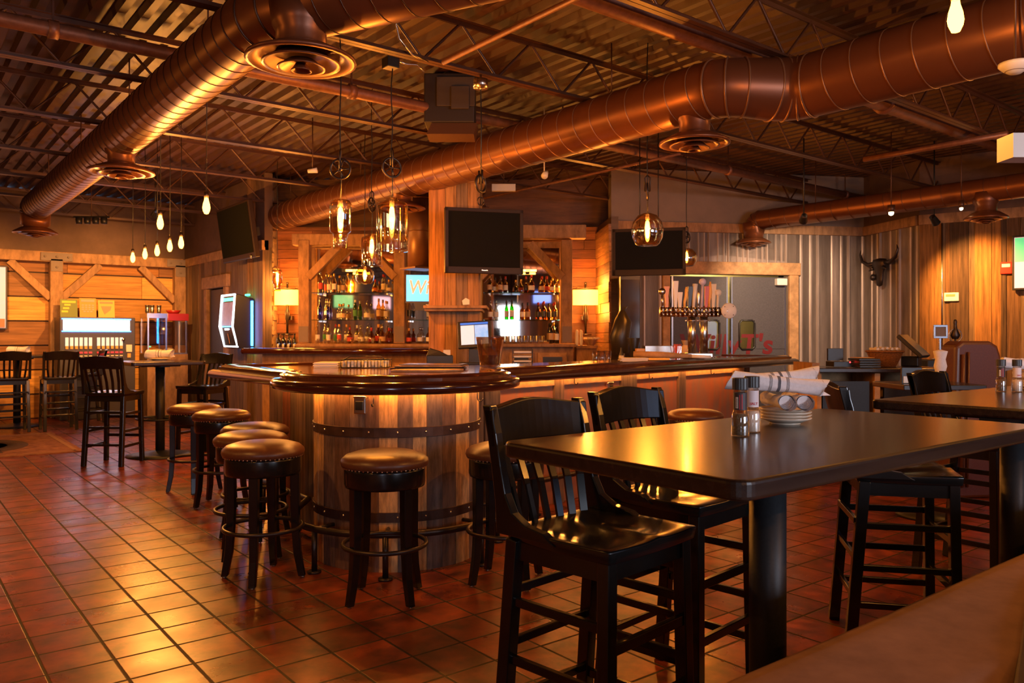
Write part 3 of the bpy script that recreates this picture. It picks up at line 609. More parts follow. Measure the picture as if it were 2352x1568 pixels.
# ================================================================ THE BAR
BC = Vector((2.58, 4.44)); BR = .515; RIM = .72
a0 = math.atan2(.506, -.58)              # where the left leg meets the round end
def circ(a, R): return (BC.x+R*math.cos(a), BC.y+R*math.sin(a))
LX = 2.03; RS, RE = Vector((3.33, 4.33)), Vector((8.14, 5.17)); rd = (RE-RS).normalized(); rn = Vector((-rd.y, rd.x)); BW = .82
aS = math.atan2(math.sqrt(RIM**2-(BC.x-LX)**2), LX-BC.x); aE = math.atan2(RS.y-BC.y, RS.x-BC.x)
YE = 6.2; outer = [(LX, YE)]; k = 0; n = 30
angs = [aS + (2*PI + aE - aS)*i/n for i in range(n+1)]
outer += [circ(a, RIM) for a in angs]; outer.append(tuple(RE))
re2 = RE+rn*BW; inner0 = (re2.x, re2.y)
# inner corner
p = RS+rn*BW; tt = (LX+BW-p.x)/rd.x; ic = p+rd*tt
poly = outer + [inner0, (ic.x, ic.y), (LX+BW, YE)]
bar = thing('bar_counter', 'lacquered mahogany bar counter with plank covered base and round barrel end', 'bar counter', (0, 0, 0))
mb = MB(); mb.prism(poly, 1.075, 1.118); mb.build('counter_top', M_bartop, bar)
# swept rim
prof = [(-.10, 1.118), (-.085, 1.132), (-.05, 1.136), (-.02, 1.128), (-.008, 1.108), (.0, 1.100), (.03, 1.098), (.055, 1.085), (.063, 1.062), (.055, 1.042), (.03, 1.030), (-.02, 1.028), (-.10, 1.035)]
path = [(LX+BW, YE)] + outer + [inner0]; m_ = len(path); vs = []; fs = []
for i, q in enumerate(path):
    q = Vector(q); dA = (q-Vector(path[i-1])).normalized() if i else None; dB = (Vector(path[i+1])-q).normalized() if i < m_-1 else None
    dA = dA or dB; dB = dB or dA; nA = Vector((dA.y, -dA.x)); nB = Vector((dB.y, -dB.x)); nn = (nA+nB).normalized(); sc = 1/max(.55, nn.dot(nA))
    # the outline runs so that the outside lies on the left-hand normal (-dy, dx) reversed
    for off, z in prof: w = q+nn*(-off if False else off)*sc; vs.append((w.x, w.y, z))
kk = len(prof)
for i in range(m_-1):
    for j in range(kk-1): fs.append((i*kk+j, (i+1)*kk+j, (i+1)*kk+j+1, i*kk+j+1))
test = Vector(path[15]) ; 
mb = MB(); mb.add(vs, fs, smooth=True); rim_o = mb.build('rim', M_barrim, bar)
# barrel
barrel = MB(); s = 0; BCOL = [(.66, .36, .14), (.22, .13, .09), (.72, .40, .15), (.13, .085, .07), (.34, .19, .10), (.19, .095, .055)]
A0 = 0
while A0 < 2*PI-.03:
    w = random.uniform(.15, .27); w = min(w, 2*PI-A0); ci = (globals().get('ci', 0)+random.choice((1, 1, 2, 4))) % 6; c = vary(BCOL[ci], .12); rr = BR+random.uniform(-.004, .004); q = 3
    pl = [(BC.x+rr*math.cos(A0+w*i/q*.985), BC.y+rr*math.sin(A0+w*i/q*.985)) for i in range(q+1)]; pin = [(BC.x+(rr-.03)*math.cos(A0+w*i/q), BC.y+(rr-.03)*math.sin(A0+w*i/q)) for i in range(q, -1, -1)]
    barrel.prism(pl+pin, 0.0, 1.03, c); A0 += w
barrel.cyl((BC.x, BC.y, 0), BR-.028, 1.03, 32, (.03, .02, .015)); bo = barrel.build('barrel', M_stave, bar)
for zz in (.77, .285):
    mb = MB(); mb.lathe([(BR+.006, 0), (BR+.011, .002), (BR+.011, .056), (BR+.006, .058)], 48, (BC.x, BC.y, zz), (1, 1, 1), smooth=False); mb.f.pop(); mb.f.pop(); mb.c = mb.c[:-2]; mb.sm = mb.sm[:-2]
    band = mb.build('hoop', mat('rusty hoop iron', (.085, .045, .035), .5, .6, noise=((12, 12, 12), .4, None)), bo)
    mb = MB()
    for k in range(20): a = 2*PI*k/20+.1; mb.ball((BC.x+(BR+.012)*math.cos(a), BC.y+(BR+.012)*math.sin(a), zz+.03), .007, 8, 4)
    mb.build('rivets', M_steel, band)
# leg bases
INS = .36
la, lb_ = (LX+INS, 6.05), (LX+INS, 4.75)
mb = MB(); upright(mb, la, lb_, 0, 1.03, .13, GREY+[(.30, .09, .035)], t=.02, side=-1); slab(mb, (LX+INS, 6.05), (LX+BW-.05, 6.05), 0, 1.03, .02, 1, (.2, .12, .07)); slab(mb, (LX+INS, 6.05), (LX+INS, 4.75), 0, 1.03, .05, 1, (.1, .06, .04)); mb.build('plank_base', M_plankV, bar)
ra = RS+rn*INS; rb = RE+rn*INS-rd*.35
ra = ra-rd*.35
mb = MB(); slab(mb, tuple(ra), tuple(rb), 0, .98, .05, 1, (.25, .12, .06)); mb.build('rusty_panel', M_rust, bar)
mb = MB(); L_ = (rb-ra).length
for s, w in ((.0, .13), (.42, .1), (.54, .16), (1.35, .12), (2.3, .16), (2.45, .1), (3.3, .14), (L_-.15, .14)):
    c = ra+rd*(s+w/2)-rn*.012; mb = MB(); mb.box((c.x, c.y, .5), (w, .024, 1.0), vary(random.choice(GREY), .2), rz=math.atan2(rd.y, rd.x)); mb.build('upright_board', M_plankV, bar)
mb = MB(); slab(mb, tuple(ra-rn*.02), tuple(rb-rn*.02), .955, 1.03, .02, 1); mb.build('top_rail', M_timberlight, bar)
mb = MB(); slab(mb, tuple(rb), tuple(rb+rn*(BW-INS-.1)), 0, 1.03, .03, 1); mb.build('end_panel', M_timberlight, bar)
mb = MB(); slab(mb, tuple(ra+rn*.45), tuple(rb+rn*.45), 0, 1.07, .03, 1); slab(mb, (LX+BW-.05, 4.9), (LX+BW-.05, 6.02), 0, 1.07, .03, 1); mb.build('inner_panel', M_doorgrey, bar)
# foot rail
fr = [(LX+.24, 6.0, .25), (LX+.24, 5.1, .25)] + [(*circ(a, BR+.14), .25) for a in angs[2:-2]] + [(*(RS+rn*.2+rd*.25), .25), (*(RE+rn*.2-rd*.4), .25)]
ft = []
for p_ in fr: ft.append(p_)
mb = MB(); mb.tube(ft, .021, 10); rail = mb.build('foot_rail', M_darksteel, bar)
for a in (-2.9, -2.2, -1.25, -.4):
    mb = MB(); q = circ(a, BR+.14); mb.cyl((q[0], q[1], 0), .017, .25, 10); mb.cyl((q[0], q[1], 0), .04, .012, 14); mb.tube([(q[0], q[1], .25), (*circ(a, BR), .25)], .012, 8); mb.build('post', M_darksteel, rail)
for s in (.6, 1.8, 3.0, 4.1):
    q = RS+rn*.2+rd*s; mb = MB(); mb.cyl((q.x, q.y, 0), .017, .25, 10); mb.cyl((q.x, q.y, 0), .04, .012, 14); mb.build('post', M_darksteel, rail)
for y_ in (5.3, 5.9): mb = MB(); mb.cyl((LX+.24, y_, 0), .017, .25, 10); mb.cyl((LX+.24, y_, 0), .04, .012, 14); mb.build('post', M_darksteel, rail)
mb = MB(); pts_ = [(*circ(a, BR+.06), 1.045) for a in angs[2:-2]]; mb.tube([(LX+INS-.06, 5.95, 1.045), (LX+INS-.06, 5.1, 1.045)], .007, 6); mb.tube(pts_, .007, 6); qa, qb = RS+rn*(INS-.06)+rd*.1, RS+rn*(INS-.06)+rd*4.2; mb.tube([(qa.x, qa.y, 1.045), (qb.x, qb.y, 1.045)], .007, 6); mb.build('under_rim_light', mat('warm rope light', (1, .6, .2), .4, emit=(1, .38, .07), estr=26), bar)
# purse hooks
def hook(p, d):
    mb = MB(); p = Vector(p); d = Vector((*d, 0)); pts = [p+Vector((0, 0, .02)), p, p+Vector((0, 0, -.02))]+[p+d*(.018-.018*math.cos(a))+Vector((0, 0, -.02-.018*math.sin(a))) for a in (.6, 1.2, 1.9, 2.5, 3.1)]
    mb.tube(pts, .004, 6); mb.build('purse_hook', M_darksteel, bar)
for a in (-2.35, -1.0): q = circ(a, BR+.03); hook((*q, .99), (math.cos(a), math.sin(a)))
for s in (.25, 1.25, 2.4, 3.6): q = RS+rn*(INS-.03)+rd*s; hook((*q, .99), (-rn.x, -rn.y))
# chrome outlet boxes on the bar face
def outlet(p, ang, label, mlow=M_blackplastic):
    t = thing('outlet_box', label, 'outlet box', p, ang); mb = MB(); mb.box((0, -.012, 0), (.075, .03, .10)); mb.build('cover', M_chrome, t, bevel=.008)
    mb = MB(); mb.box((0, -.03, .0), (.05, .01, .05)); mb.build('flap', mlow, t, bevel=.004); mb = MB(); mb.tube([(-.045, -.01, .045), (-.03, -.03, .052), (.03, -.03, .052), (.045, -.01, .045)], .005, 6); mb.build('hinge', M_chrome, t)
ab = math.atan2(-1, -.135); ab = -1.53-PI/4-.05
q = circ(-2.45, BR+.004); aa = -2.45
ax = math.atan2(PX(838, 4.62)[1]-BC.y, PX(838, 4.62)[0]-BC.x); q = circ(ax, BR+.008); outlet((*q, .955), ax+PI/2, 'square chrome outlet box on the barrel staves under the rim')
q = RS+rn*(INS-.022)+rd*1.75; outlet((*q, .895), math.atan2(rd.y, rd.x), 'square chrome outlet box on the rusty panel of the bar')

# ---------------------------------------------------------------- bar stool
def make_stool(label, loc, group='round leather topped bar stools'):
    t = thing('bar_stool', label, 'bar stool', loc, 0, group)
    mb = MB(); mb.lathe([(.0005, .765), (.08, .764), (.15, .757), (.20, .742), (.222, .722), (.226, .705), (.220, .688), (.205, .682)], 36); mb.build('seat', M_leather, t)
    mb = MB()
    for k in range(56): a = 2*PI*k/56; mb.ball((.213*math.cos(a), .213*math.sin(a), .686), .0056, 6, 4)
    mb.build('nailhead_trim', M_brass, t)
    mb = MB(); mb.lathe([(.206, .684), (.208, .67), (.208, .60), (.204, .585), (.19, .585)], 36); mb.build('apron', M_black, t)
    for k in range(4):
        a = PI/4+k*PI/2+.35; d = Vector((math.cos(a), math.sin(a), 0)); w = Vector((-d.y, d.x, 0)); vs = []; prof = [(.178, .60, .024), (.178, .40, .023), (.180, .28, .021), (.190, .14, .020), (.212, .02, .018), (.215, .008, .018)]
        for r_, z_, h_ in prof:
            for su, sv in ((-1, -1), (1, -1), (1, 1), (-1, 1)): p_ = d*(r_+su*h_)+w*(sv*h_); vs.append((p_.x, p_.y, z_))
        fs = [(3, 2, 1, 0)]+[(i*4+j, i*4+(j+1) % 4, (i+1)*4+(j+1) % 4, (i+1)*4+j) for i in range(len(prof)-1) for j in range(4)]+[tuple(len(prof)*4-4+j for j in range(4))]
        mb = MB(); mb.add(vs, [tuple(reversed(f)) for f in fs]); lg = mb.build('leg', M_black, t, bevel=.004)
        mb = MB(); p_ = d*.217; mb.cyl((p_.x, p_.y, 0), .012, .009, 10); mb.build('glide', M_steel, lg)
    mb = MB(); mb.torus((0, 0, .285), .213, .012, 40, 8); mb.build('foot_ring', M_darksteel, t)
    return t
st = [(884, 4.12, .55, 'brown leather topped bar stool standing in front of the barrel end'), (605, 4.48, -.2, 'nearest bar stool of the five along the left bar leg'),
      (577, 4.95, .9, 'second bar stool along the left bar leg, half hidden behind the nearest'), (586, 5.42, .2, 'third bar stool along the left bar leg, tucked closest to the counter'),
      (509, 6.42, .6, 'fourth bar stool along the left bar leg, in the open aisle'), (447, 6.98, .1, 'farthest bar stool along the left bar leg'),
      (1163, 4.42, .3, 'bar stool mostly hidden behind the nearest slat back chair'), (1597, 6.45, .3, 'bar stool at the rusty panel behind the second slat back chair'), (1375, 5.85, .7, 'bar stool hidden low behind the slat back chairs')]
s0 = None
for px, D, rz, lb in st[:8]:
    x, y = PX(px, D)
    if s0 is None: s0 = make_stool(lb, (x, y, 0)); s0.rotation_euler = (0, 0, rz)
    else: copy_tree(s0, None, (x, y, 0), rz, lb)

# ---------------------------------------------------------------- slat back high chair; faces +y, back at -y
def make_chair(label, loc, rz, group='black slat back bar chairs'):
    t = thing('bar_chair', label, 'chair', loc, rz, group)
    # saddle seat
    mb = MB(); nx, ny = 14, 12; top = []; bot = []
    for j in range(ny+1):
        for i in range(nx+1):
            u, v = -1+2*i/nx, -1+2*j/ny; w = .225-.02*max(0, -v)-.006*(v*v); x_, y_ = u*w, v*.21+(.012*(1-u*u) if v > .9 else 0)
            dip = .016*math.exp(-((abs(u)-.45)/.3)**2)*math.exp(-((v+.15)/.6)**2); z_ = .765-dip+.006*math.exp(-(u/.15)**2)*(v > -.2)
            top.append((x_, y_, z_)); bot.append((x_*.97, y_*.97, .725))
    n_ = len(top); fs = []; q = nx+1
    for j in range(ny):
        for i in range(nx): a = j*q+i; fs.append((a, a+1, a+q+1, a+q)); fs.append((n_+a, n_+a+q, n_+a+q+1, n_+a+1))
    ring = [i for i in range(q)]+[j*q+nx for j in range(1, ny+1)]+[ny*q+i for i in range(nx-1, -1, -1)]+[j*q for j in range(ny-1, 0, -1)]
    for a, b in zip(ring, ring[1:]+ring[:1]): fs.append((a, n_+a, n_+b, b))
    mb.add(top+bot, fs, smooth=True); mb.build('seat', M_black, t, bevel=.006)
    # legs
    for s in (-1, 1):
        mb = MB(); mb.bar((s*.20, .185, 0), (s*.185, .175, .73), .042, .042, up=(0, 1, 0)); mb.build('leg', M_black, t, bevel=.004)
        mb = MB(); mb.bar((s*.20, -.235, 0), (s*.19, -.175, .73), .042, .046, up=(0, 1, 0)); mb.build('leg', M_black, t, bevel=.004)
        # curved back post with its forward sweep on to the seat
        pr = [(.02, .745), (-.03, .775), (-.10, .785), (-.155, .815), (-.185, .87), (-.205, .95), (-.225, 1.05), (-.250, 1.135), (-.285, 1.135), (-.262, 1.04), (-.242, .93), (-.228, .84), (-.222, .745)]
        M = Matrix(((0, 0, 1, s*.212), (1, 0, 0, 0), (0, 1, 0, 0), (0, 0, 0, 1)))
        mb = MB(); mb.prism(pr, -.016, .016, M=M); mb.build('back_post', M_black, t, bevel=.004)
    # stretchers
    mb = MB()
    for z_ in (.28, .48): mb.bar((-.2, .183, z_), (.2, .183, z_), .02, .032)
    for z_ in (.22, .40, .56): mb.bar((-.197, -.21, z_), (.197, -.21, z_), .018, .026)
    for s in (-1, 1):
        for z_ in (.20, .36, .54): mb.bar((s*.195, -.215, z_), (s*.195, .18, z_), .018, .028)
    mb.build('stretchers', M_black, t, bevel=.003)
    mb = MB(); mb.box((0, .172, .70), (.38, .022, .06)); mb.box((0, -.175, .70), (.38, .022, .06)); mb.box((-.187, 0, .70), (.022, .34, .06)); mb.box((.187, 0, .70), (.022, .34, .06)); mb.build('seat_rail', M_black, t)
    # crest rail, bowed back and arched
    mb = MB(); vs = []; n_ = 14
    for i in range(n_+1):
        u = -1+2*i/n_; x_ = u*.228; bow = -.035*(1-u*u); arch = .022*(math.cos(PI*u)*.5+.5) ; z1 = 1.125+arch; z0 = 1.005+.008*(1-u*u)
        for dy, z_ in ((-.012, z0), (.012, z0), (-.004+.012, z1), (-.032, z1)): vs.append((x_, -.235+bow+dy-(z_-1.0)*.10, z_))
    fs = [(0, 1, 2, 3)]+[(i*4+(j+1) % 4, i*4+j, (i+1)*4+j, (i+1)*4+(j+1) % 4) for i in range(n_) for j in range(4)]+[(n_*4+3, n_*4+2, n_*4+1, n_*4)]
    mb.add(vs, fs); mb.build('crest_rail', M_black, t, bevel=.005)
    for i in range(6):
        u = (i-2.5)*.064; mb = MB(); b = -.235-.035*(1-(u/.228)**2); mb.bar((u*.93, -.185, .755), (u*1.02, -.215, .88), .026, .010); mb.bar((u*1.02, -.215, .88), (u*1.06, b, 1.012), .026, .010); mb.build('slat', M_black, t)
    return t
def chair_at(bx, by, facing): # back centre and facing angle of +y axis
    f = Vector((math.cos(facing), math.sin(facing))); return (bx+f.x*.235, by+f.y*.235, 0), facing-PI/2
CH = [((1.71, 2.00), -PI/2+.12, 'slat back black bar chair nearest the camera, pushed to the big table'), ((2.37, 2.22), -PI/2+.12, 'second slat back black bar chair on the bar side of the big table'),
      ((3.42, 1.92), -.89, 'black bar chair turned sideways between the two dark tables'), ((4.95, 2.20), -PI/2, 'black bar chair behind the far dark table, only its crest showing'),
      ((1.80, 9.12), .85, 'black bar chair seen from behind at the small square table'), ((3.22, 9.95), PI+.6, 'black bar chair on the bar side of the small square table'),
      ((1.44, 13.05), PI/2, 'leftmost black bar chair at the round based far table'), ((2.02, 12.95), PI/2, 'middle black bar chair at the round based far table'), ((2.75, 14.0), PI, 'rear black bar chair beside the cigarette machine')]
c0 = None
for (bx, by), fc, lb in CH:
    loc, rz = chair_at(bx, by, fc)
    if c0 is None: c0 = make_chair(lb, loc, rz)
    else: copy_tree(c0, None, loc, rz, lb)
# ---------------------------------------------------------------- tables
def rrect(x0, x1, y0, y1, r, n=6):
    out = []
    for cx, cy, a in ((x1-r, y1-r, 0), (x0+r, y1-r, PI/2), (x0+r, y0+r, PI), (x1-r, y0+r, 3*PI/2)):
        for k in range(n+1): an = a+PI/2*k/n; out.append((cx+r*math.cos(an), cy+r*math.sin(an)))
    return out
def make_table(label, x0, x1, y0, y1, cx, cy, r=.05, rb=.22, sq=False, rc=.04, grey=False):
    t = thing('high_table', label, 'table', (cx, cy, 0)); mb = MB()
    mb.prism(rrect(x0-cx, x1-cx, y0-cy, y1-cy, rc), 1.028, 1.07); top = mb.build('tabletop', M_table, t, bevel=.009, seg=3)
    mb = MB(); mb.cyl((0, 0, .02), r, .985, 28); mb.build('column', M_blacksat, t)
    mb = MB(); mb.box((0, 0, 1.015), (.42, .10, .02)); mb.box((0, 0, 1.015), (.10, .42, .02)); mb.cyl((0, 0, 1.0), r*1.3, .02, 24); mb.build('top_plate', M_blacksat, t)
    mb = MB(); mb.lathe([(rb, 0), (rb, .012), (rb*.7, .03), (r*1.5, .05), (r, .06)], 40); mb.build('base', M_blacksat, t)
    return t
make_table('large dark walnut high table in front with plates and napkin rolls on it', 1.30, 2.88, .93, 1.70, 1.93, 1.30, .05)
make_table('second dark walnut high table at the right, behind the brown bench', 3.44, 5.1, .9, 1.80, 3.68, 1.31, .05, .115)
make_table('small square grey topped high table by the plank wall', 2.10, 2.88, 9.2, 9.98, 2.49, 9.6, .05, .36)
mb = MB(); mb.torus((2.49, 9.6, .42), .25, .012, 28, 6)
for k in range(4): a_ = k*PI/2+.6; mb.tube([(2.49, 9.6, .42), (2.49+.25*math.cos(a_), 9.6+.25*math.sin(a_), .42)], .010, 6)
fr_ = mb.build('foot_ring', M_blacksat, None); ht = [o for o in COL.objects if o.name.startswith('high_table') and abs(o.location.y-9.6) < .01][0]; fr_.parent = ht; fr_.location = (-2.49, -9.6, 0)
make_table('round based far high table before the honey boards, with napkins', 1.05, 2.0, 13.55, 14.4, 1.6, 13.98, .05, .33)

# ---------------------------------------------------------------- table settings
def grinder(label, x, y, z, kind):
    t = thing('spice_grinder', label, 'grinder', (x, y, z), 0, 'salt and pepper grinders')
    mb = MB(); mb.lathe([(.0243, .0), (.0250, .004), (.0245, .05), (.0215, .066), (.0185, .072), (.0185, .13)], 28); mb.build('glass_jar', G_clear, t)
    mb = MB(); mb.lathe([(.0225, .004), (.0228, .05), (.02, .062)], 20); mb.build('filling', mat('peppercorns', (.10, .06, .035), .6, noise=((260, 260, 260), 0, (.35, .25, .14)), bump=.8) if kind == 'pepper' else mat('coarse salt', (.78, .66, .58), .7, noise=((300, 300, 300), .15, None)), t)
    mb = MB(); mb.lathe([(.0192, .074), (.0192, .122)], 28); mb.f = mb.f[:-2]; mb.c = mb.c[:-2]; mb.sm = mb.sm[:-2]
    lab = mb.build('label', mat('dark jar label', (.045, .035, .04), .5) if kind == 'pepper' else mat('white jar label', (.70, .62, .66), .5), t)
    mb = MB()
    if kind == 'pepper':
        A = YAW-PI/2; 
        def strip(m, a0_, a1_, z0_, z1_, R_=.0197):
            n_ = 5; vs = []; 
            for k in range(n_+1):
                a = A+a0_+(a1_-a0_)*k/n_; vs += [(R_*math.cos(a), R_*math.sin(a), z0_), (R_*math.cos(a), R_*math.sin(a), z1_)]
            m.add(vs, [(2*k, 2*k+2, 2*k+3, 2*k+1) for k in range(n_)])
        strip(mb, -.95, -.55, .079, .110); mb.build('barcode_panel', M_white, lab); mb = MB()
        for k in range(9): strip(mb, -.85, -.65, .082+k*.0028, .0832+k*.0028, .0199)
        mb.build('barcode', M_blackplastic, lab)
        mb = MB(); strip(mb, -.40, -.28, .076, .116); strip(mb, -.08, .06, .076, .118); mb.build('red_stripe', mat('red label ink', (.5, .03, .04), .5), lab)
    else:
        mb.box((.0, 0, 0), (.0001, .0001, .0001)); textobj('SALT', 'lettering', mat('red label ink', (.5, .03, .04), .5), .010, lab, (CF[0]*-.0197, CF[1]*-.0197, .084), (PI/2, 0, YAW), .0002)
    mb = MB(); n_ = 40; vs = []
    for z_ in (.130, .163): vs += [((.0215+(.0006 if k % 2 else 0))*math.cos(2*PI*k/n_), (.0215+(.0006 if k % 2 else 0))*math.sin(2*PI*k/n_), z_) for k in range(n_)]
    mb.add(vs, [(k, (k+1) % n_, n_+(k+1) % n_, n_+k) for k in range(n_)]+[tuple(range(n_, 2*n_)), tuple(range(n_-1, -1, -1))]); mb.build('cap', mat('charcoal grinder cap', (.04, .042, .045), .3), t, bevel=.0012)
    return t
TZ = 1.0705
def at_top(px, py, zt=TZ): D = F*(H-zt)/(py-HY); return PX(px, D)
g1 = at_top(1700, 1001); grinder('pepper grinder with dark label on the large front table', *g1, TZ, 'pepper'); g2 = at_top(1727, 992); grinder('pale salt grinder behind the pepper on the large front table', *g2, TZ, 'salt')
g3 = at_top(2299, 899); g4 = at_top(2336, 900); grinder('pepper grinder with dark label on the second table', *g3, TZ, 'pepper'); grinder('pale salt grinder on the second table', *g4, TZ, 'salt')
def plate(label, x, y, z, R=.082):
    t = thing('side_plate', label, 'plate', (x, y, z), 0, 'cream side plates')
    mb = MB(); mb.lathe([(.0005, .0), (R*.55, 0), (R*.60, .002), (R*.78, .008), (R*.99, .0155), (R, .0185), (R*.98, .0195), (R*.76, .012), (R*.56, .006), (.0005, .005)], 40); mb.build('dish', M_china, t)
    mb = MB(); mb.lathe([(R*.54, -.002), (R*.58, -.002), (R*.58, .003), (R*.54, .003)], 40); mb.build('foot', M_china, t); return t
def napkin(label, c, ang, L, r, tilt=0, open_end=True, stripe=True):
    t = thing('napkin_roll', label, 'napkin', c, ang, 'rolled linen napkins')
    M = Matrix.Rotation(-tilt, 4, 'Y'); n_ = 26; m2 = 26; vs = []; 
    for i in range(m2+1):
        s = i/m2; x_ = (s-.5)*L; rr = r*(1+.10*math.sin(s*5+1)+.16*(2*s-1)**2)
        for k in range(n_):
            a = 2*PI*k/n_; q_ = rr*(1+.05*math.sin(3*a+s*4)+.03*math.sin(7*a-s*9)); vs.append(M @ Vector((x_+(.018*math.sin(a*1.0+.6) if i in (0, m2) else 0), q_*math.cos(a), q_*math.sin(a)*.92)))
    fs = [(i*n_+k, i*n_+(k+1) % n_, (i+1)*n_+(k+1) % n_, (i+1)*n_+k) for i in range(m2) for k in range(n_)]
    mb = MB(); mb.add(vs, fs, smooth=True)
    # inner spirals at both ends
    for e, sx in ((0, -1), (m2, 1)):
        for lay in range(3):
            sc = .80-.24*lay; ring0 = []; ring1 = []
            for k in range(n_):
                a = 2*PI*k/n_; base = Vector((sx*(L/2-.004-.002*lay)+(.018*math.sin(a+.6)), r*1.16*math.cos(a)*sc, r*1.1*math.sin(a)*sc)); ring0.append(M @ base); ring1.append(M @ (base-Vector((sx*.012, 0, 0))))
            mb.add(ring0+ring1, [(k, (k+1) % n_, n_+(k+1) % n_, n_+k) for k in range(n_)], smooth=True)
        cen = M @ Vector((sx*(L/2-.011), 0, 0)); ring = [M @ Vector((sx*(L/2-.011), r*1.05*math.cos(2*PI*k/n_), r*math.sin(2*PI*k/n_))) for k in range(n_)]
        mb.add(ring+[cen], [(k, (k+1) % n_, n_) for k in range(n_)])
    # loose corner flap
    mb.add([M @ Vector(p_) for p_ in ((L*.30, r*.7, -r*.6), (L*.5, r*1.05, -r*.2), (L*.60, r*.75, -r*.75), (L*.42, r*.4, -r*.95))], [(0, 1, 2, 3)], smooth=True)
    mb.build('cloth', M_cloth, t)
    if stripe:
        for off, wd_ in ((0, .009), (-.024, .0013), (-.0275, .0013), (-.031, .0013), (.024, .0013), (.0275, .0013), (.031, .0013)):
            vs = []
            for x_ in (off-wd_/2, off+wd_/2):
                s = x_/L+.5; rr = r*(1+.10*math.sin(s*5+1)+.16*(2*s-1)**2)+.0007
                for k in range(n_): a = 2*PI*k/n_; q_ = rr*(1+.05*math.sin(3*a+s*4)+.03*math.sin(7*a-s*9)); vs.append(M @ Vector((x_, q_*math.cos(a), q_*math.sin(a)*.92)))
            mb = MB(); mb.add(vs, [(k, (k+1) % n_, n_+(k+1) % n_, n_+k) for k in range(n_)], smooth=True); mb.build('stripe', M_cloth2, t)
    return t
def setting(px, py, where, sc=1, big=True):
    x, y = at_top(px, py)
    for i, w_ in enumerate(('bottom', 'second lowest', 'third lowest', 'top')):
        plate('cream side plate, %s of the stack on %s' % (w_, where), x, y, TZ+.002+i*.0098)
    zt = TZ+.002+3*.0098+.024
    u = Vector(CR); w = Vector(CF)
    def P(r_, f_): q_ = Vector((x, y))+u*r_+w*f_; return (q_.x, q_.y)
    napkin('rolled white napkin, end towards the camera, left of the pair on %s' % where, (*P(-.028, -.01), zt+.0185), YAW+PI/2+.04, .17, .0212, 0, stripe=False)
    napkin('rolled white napkin, end towards the camera, right of the pair on %s' % where, (*P(.034, -.01), zt+.0185), YAW+PI/2-.04, .17, .0208, 0, stripe=False)
    napkin('striped white napkin roll lying across the front on %s' % where, (*P(-.03, -.015), zt+.072), YAW-.02, .30, .027, -.10)
    napkin('striped white napkin roll lying across at the back on %s' % where, (*P(.012, .095), zt+.080), YAW+.12, .26, .028, .10)
setting(1803, 972, 'the large front table')
setting(2372, 893, 'the second table')
def mini_setting(px, D, z, where):
    x, y = PX(px, D)
    plate('cream plate under the napkins on %s' % where, x, y, z+.002, .13)
    napkin('folded white napkin roll on %s' % where, (x, y, z+.075), YAW+.1, .28, .045, 0)
mini_setting(366, 9.35, 1.07, 'the small square table'); mini_setting(42, 12.35, 1.07, 'the round based far table')
# ---------------------------------------------------------------- bench in front, wooden seat edge
t = thing('bench', 'brown suede bench cushion along the near side of the front table', 'bench', (.7, .4, 0))
mb = MB(); nx, ny = 40, 10; vs = []
for j in range(ny+1):
    v = j/ny
    for i in range(nx+1):
        u = i/nx; x_ = .05+u*6; edge = min(1, (1-v)/.18) ; edge2 = min(1, v/.05); zz = .70+.062*math.sqrt(max(0, 1-(1-edge)**2))*(.75+.25*math.sqrt(edge2)) + .004*math.sin(u*30)*math.sin(v*3); vs.append((x_, .15+v*.33, zz))
fs = [(j*(nx+1)+i, j*(nx+1)+i+1, (j+1)*(nx+1)+i+1, (j+1)*(nx+1)+i) for j in range(ny) for i in range(nx)]
mb.add(vs, fs, smooth=True); mb.box((3.05, .315, .665), (6, .33, .075)); mb.build('seat_cushion', M_suede, t)
mb = MB(); mb.box((3.05, .34, .315), (5.95, .27, .63)); mb.build('plinth', M_blacksat, t)
mb = MB(); mb.prism([(.55, .06), (1.44, .335), (2.2, .40), (3.2, .42), (3.2, -.2), (.55, -.2)], .60, .775); mb.build('back_cushion', mat('dark purple brown vinyl', (.055, .032, .032), .5), t, bevel=.03, seg=4)
t = thing('low_bench', 'honey coloured wooden bench edge in the near left corner', 'bench', (-.2, 1.8, 0))
mb = MB(); mb.box((.0, 0, .43), (.88, 1.9, .045)); mb.build('seat', mat('orange pine', (.85, .42, .08), .4, noise=((30, 2, 30), .4, None)), t, bevel=.012)
mb = MB(); mb.box((-.02, 0, .2), (.78, 1.8, .40)); mb.build('apron', M_timber, t)
# ================================================================ COLUMN, TELEVISIONS
KD = 8.75
cx, cy = PX(1048, KD)
t = thing('wooden_column', 'pine clad column with a small shelf behind the bar', 'column', (cx, cy, 0), YAW)
mb = MB(); hw = .26
upc = [(.46, .21, .08), (.50, .26, .10), (.22, .14, .09), (.40, .20, .08)]
for k, (x0_, x1_) in enumerate(((-hw, -.10), (-.10, .02), (.02, .14), (.14, hw))): mb.box(((x0_+x1_)/2, -hw+random.uniform(0, .012), 1.5), (x1_-x0_-.004, .03, 2.98), vary(upc[k % 4], .1))
for s in (-1, 1):
    for k in range(3): mb.box((s*hw, -.17+.17*k, 1.5), (.03, .165, 2.98), vary(upc[(k+1) % 4], .15))
mb.box((0, 0, 1.49), (hw*1.9, hw*1.9, 2.97), (.1, .06, .04)); mb.build('cladding', M_plankV, t)
mb = MB(); mb.box((0, -.0, 3.1), (.62, .62, .25)); mb.build('head', M_timber, t, bevel=.01)
mb = MB(); mb.box((.02, -.10, ZZ(708, KD)), (.66, .74, .03)); mb.box((-.0, -.10, ZZ(714, KD)), (.6, .68, .03)); mb.build('shelf', M_timber, t, bevel=.005)
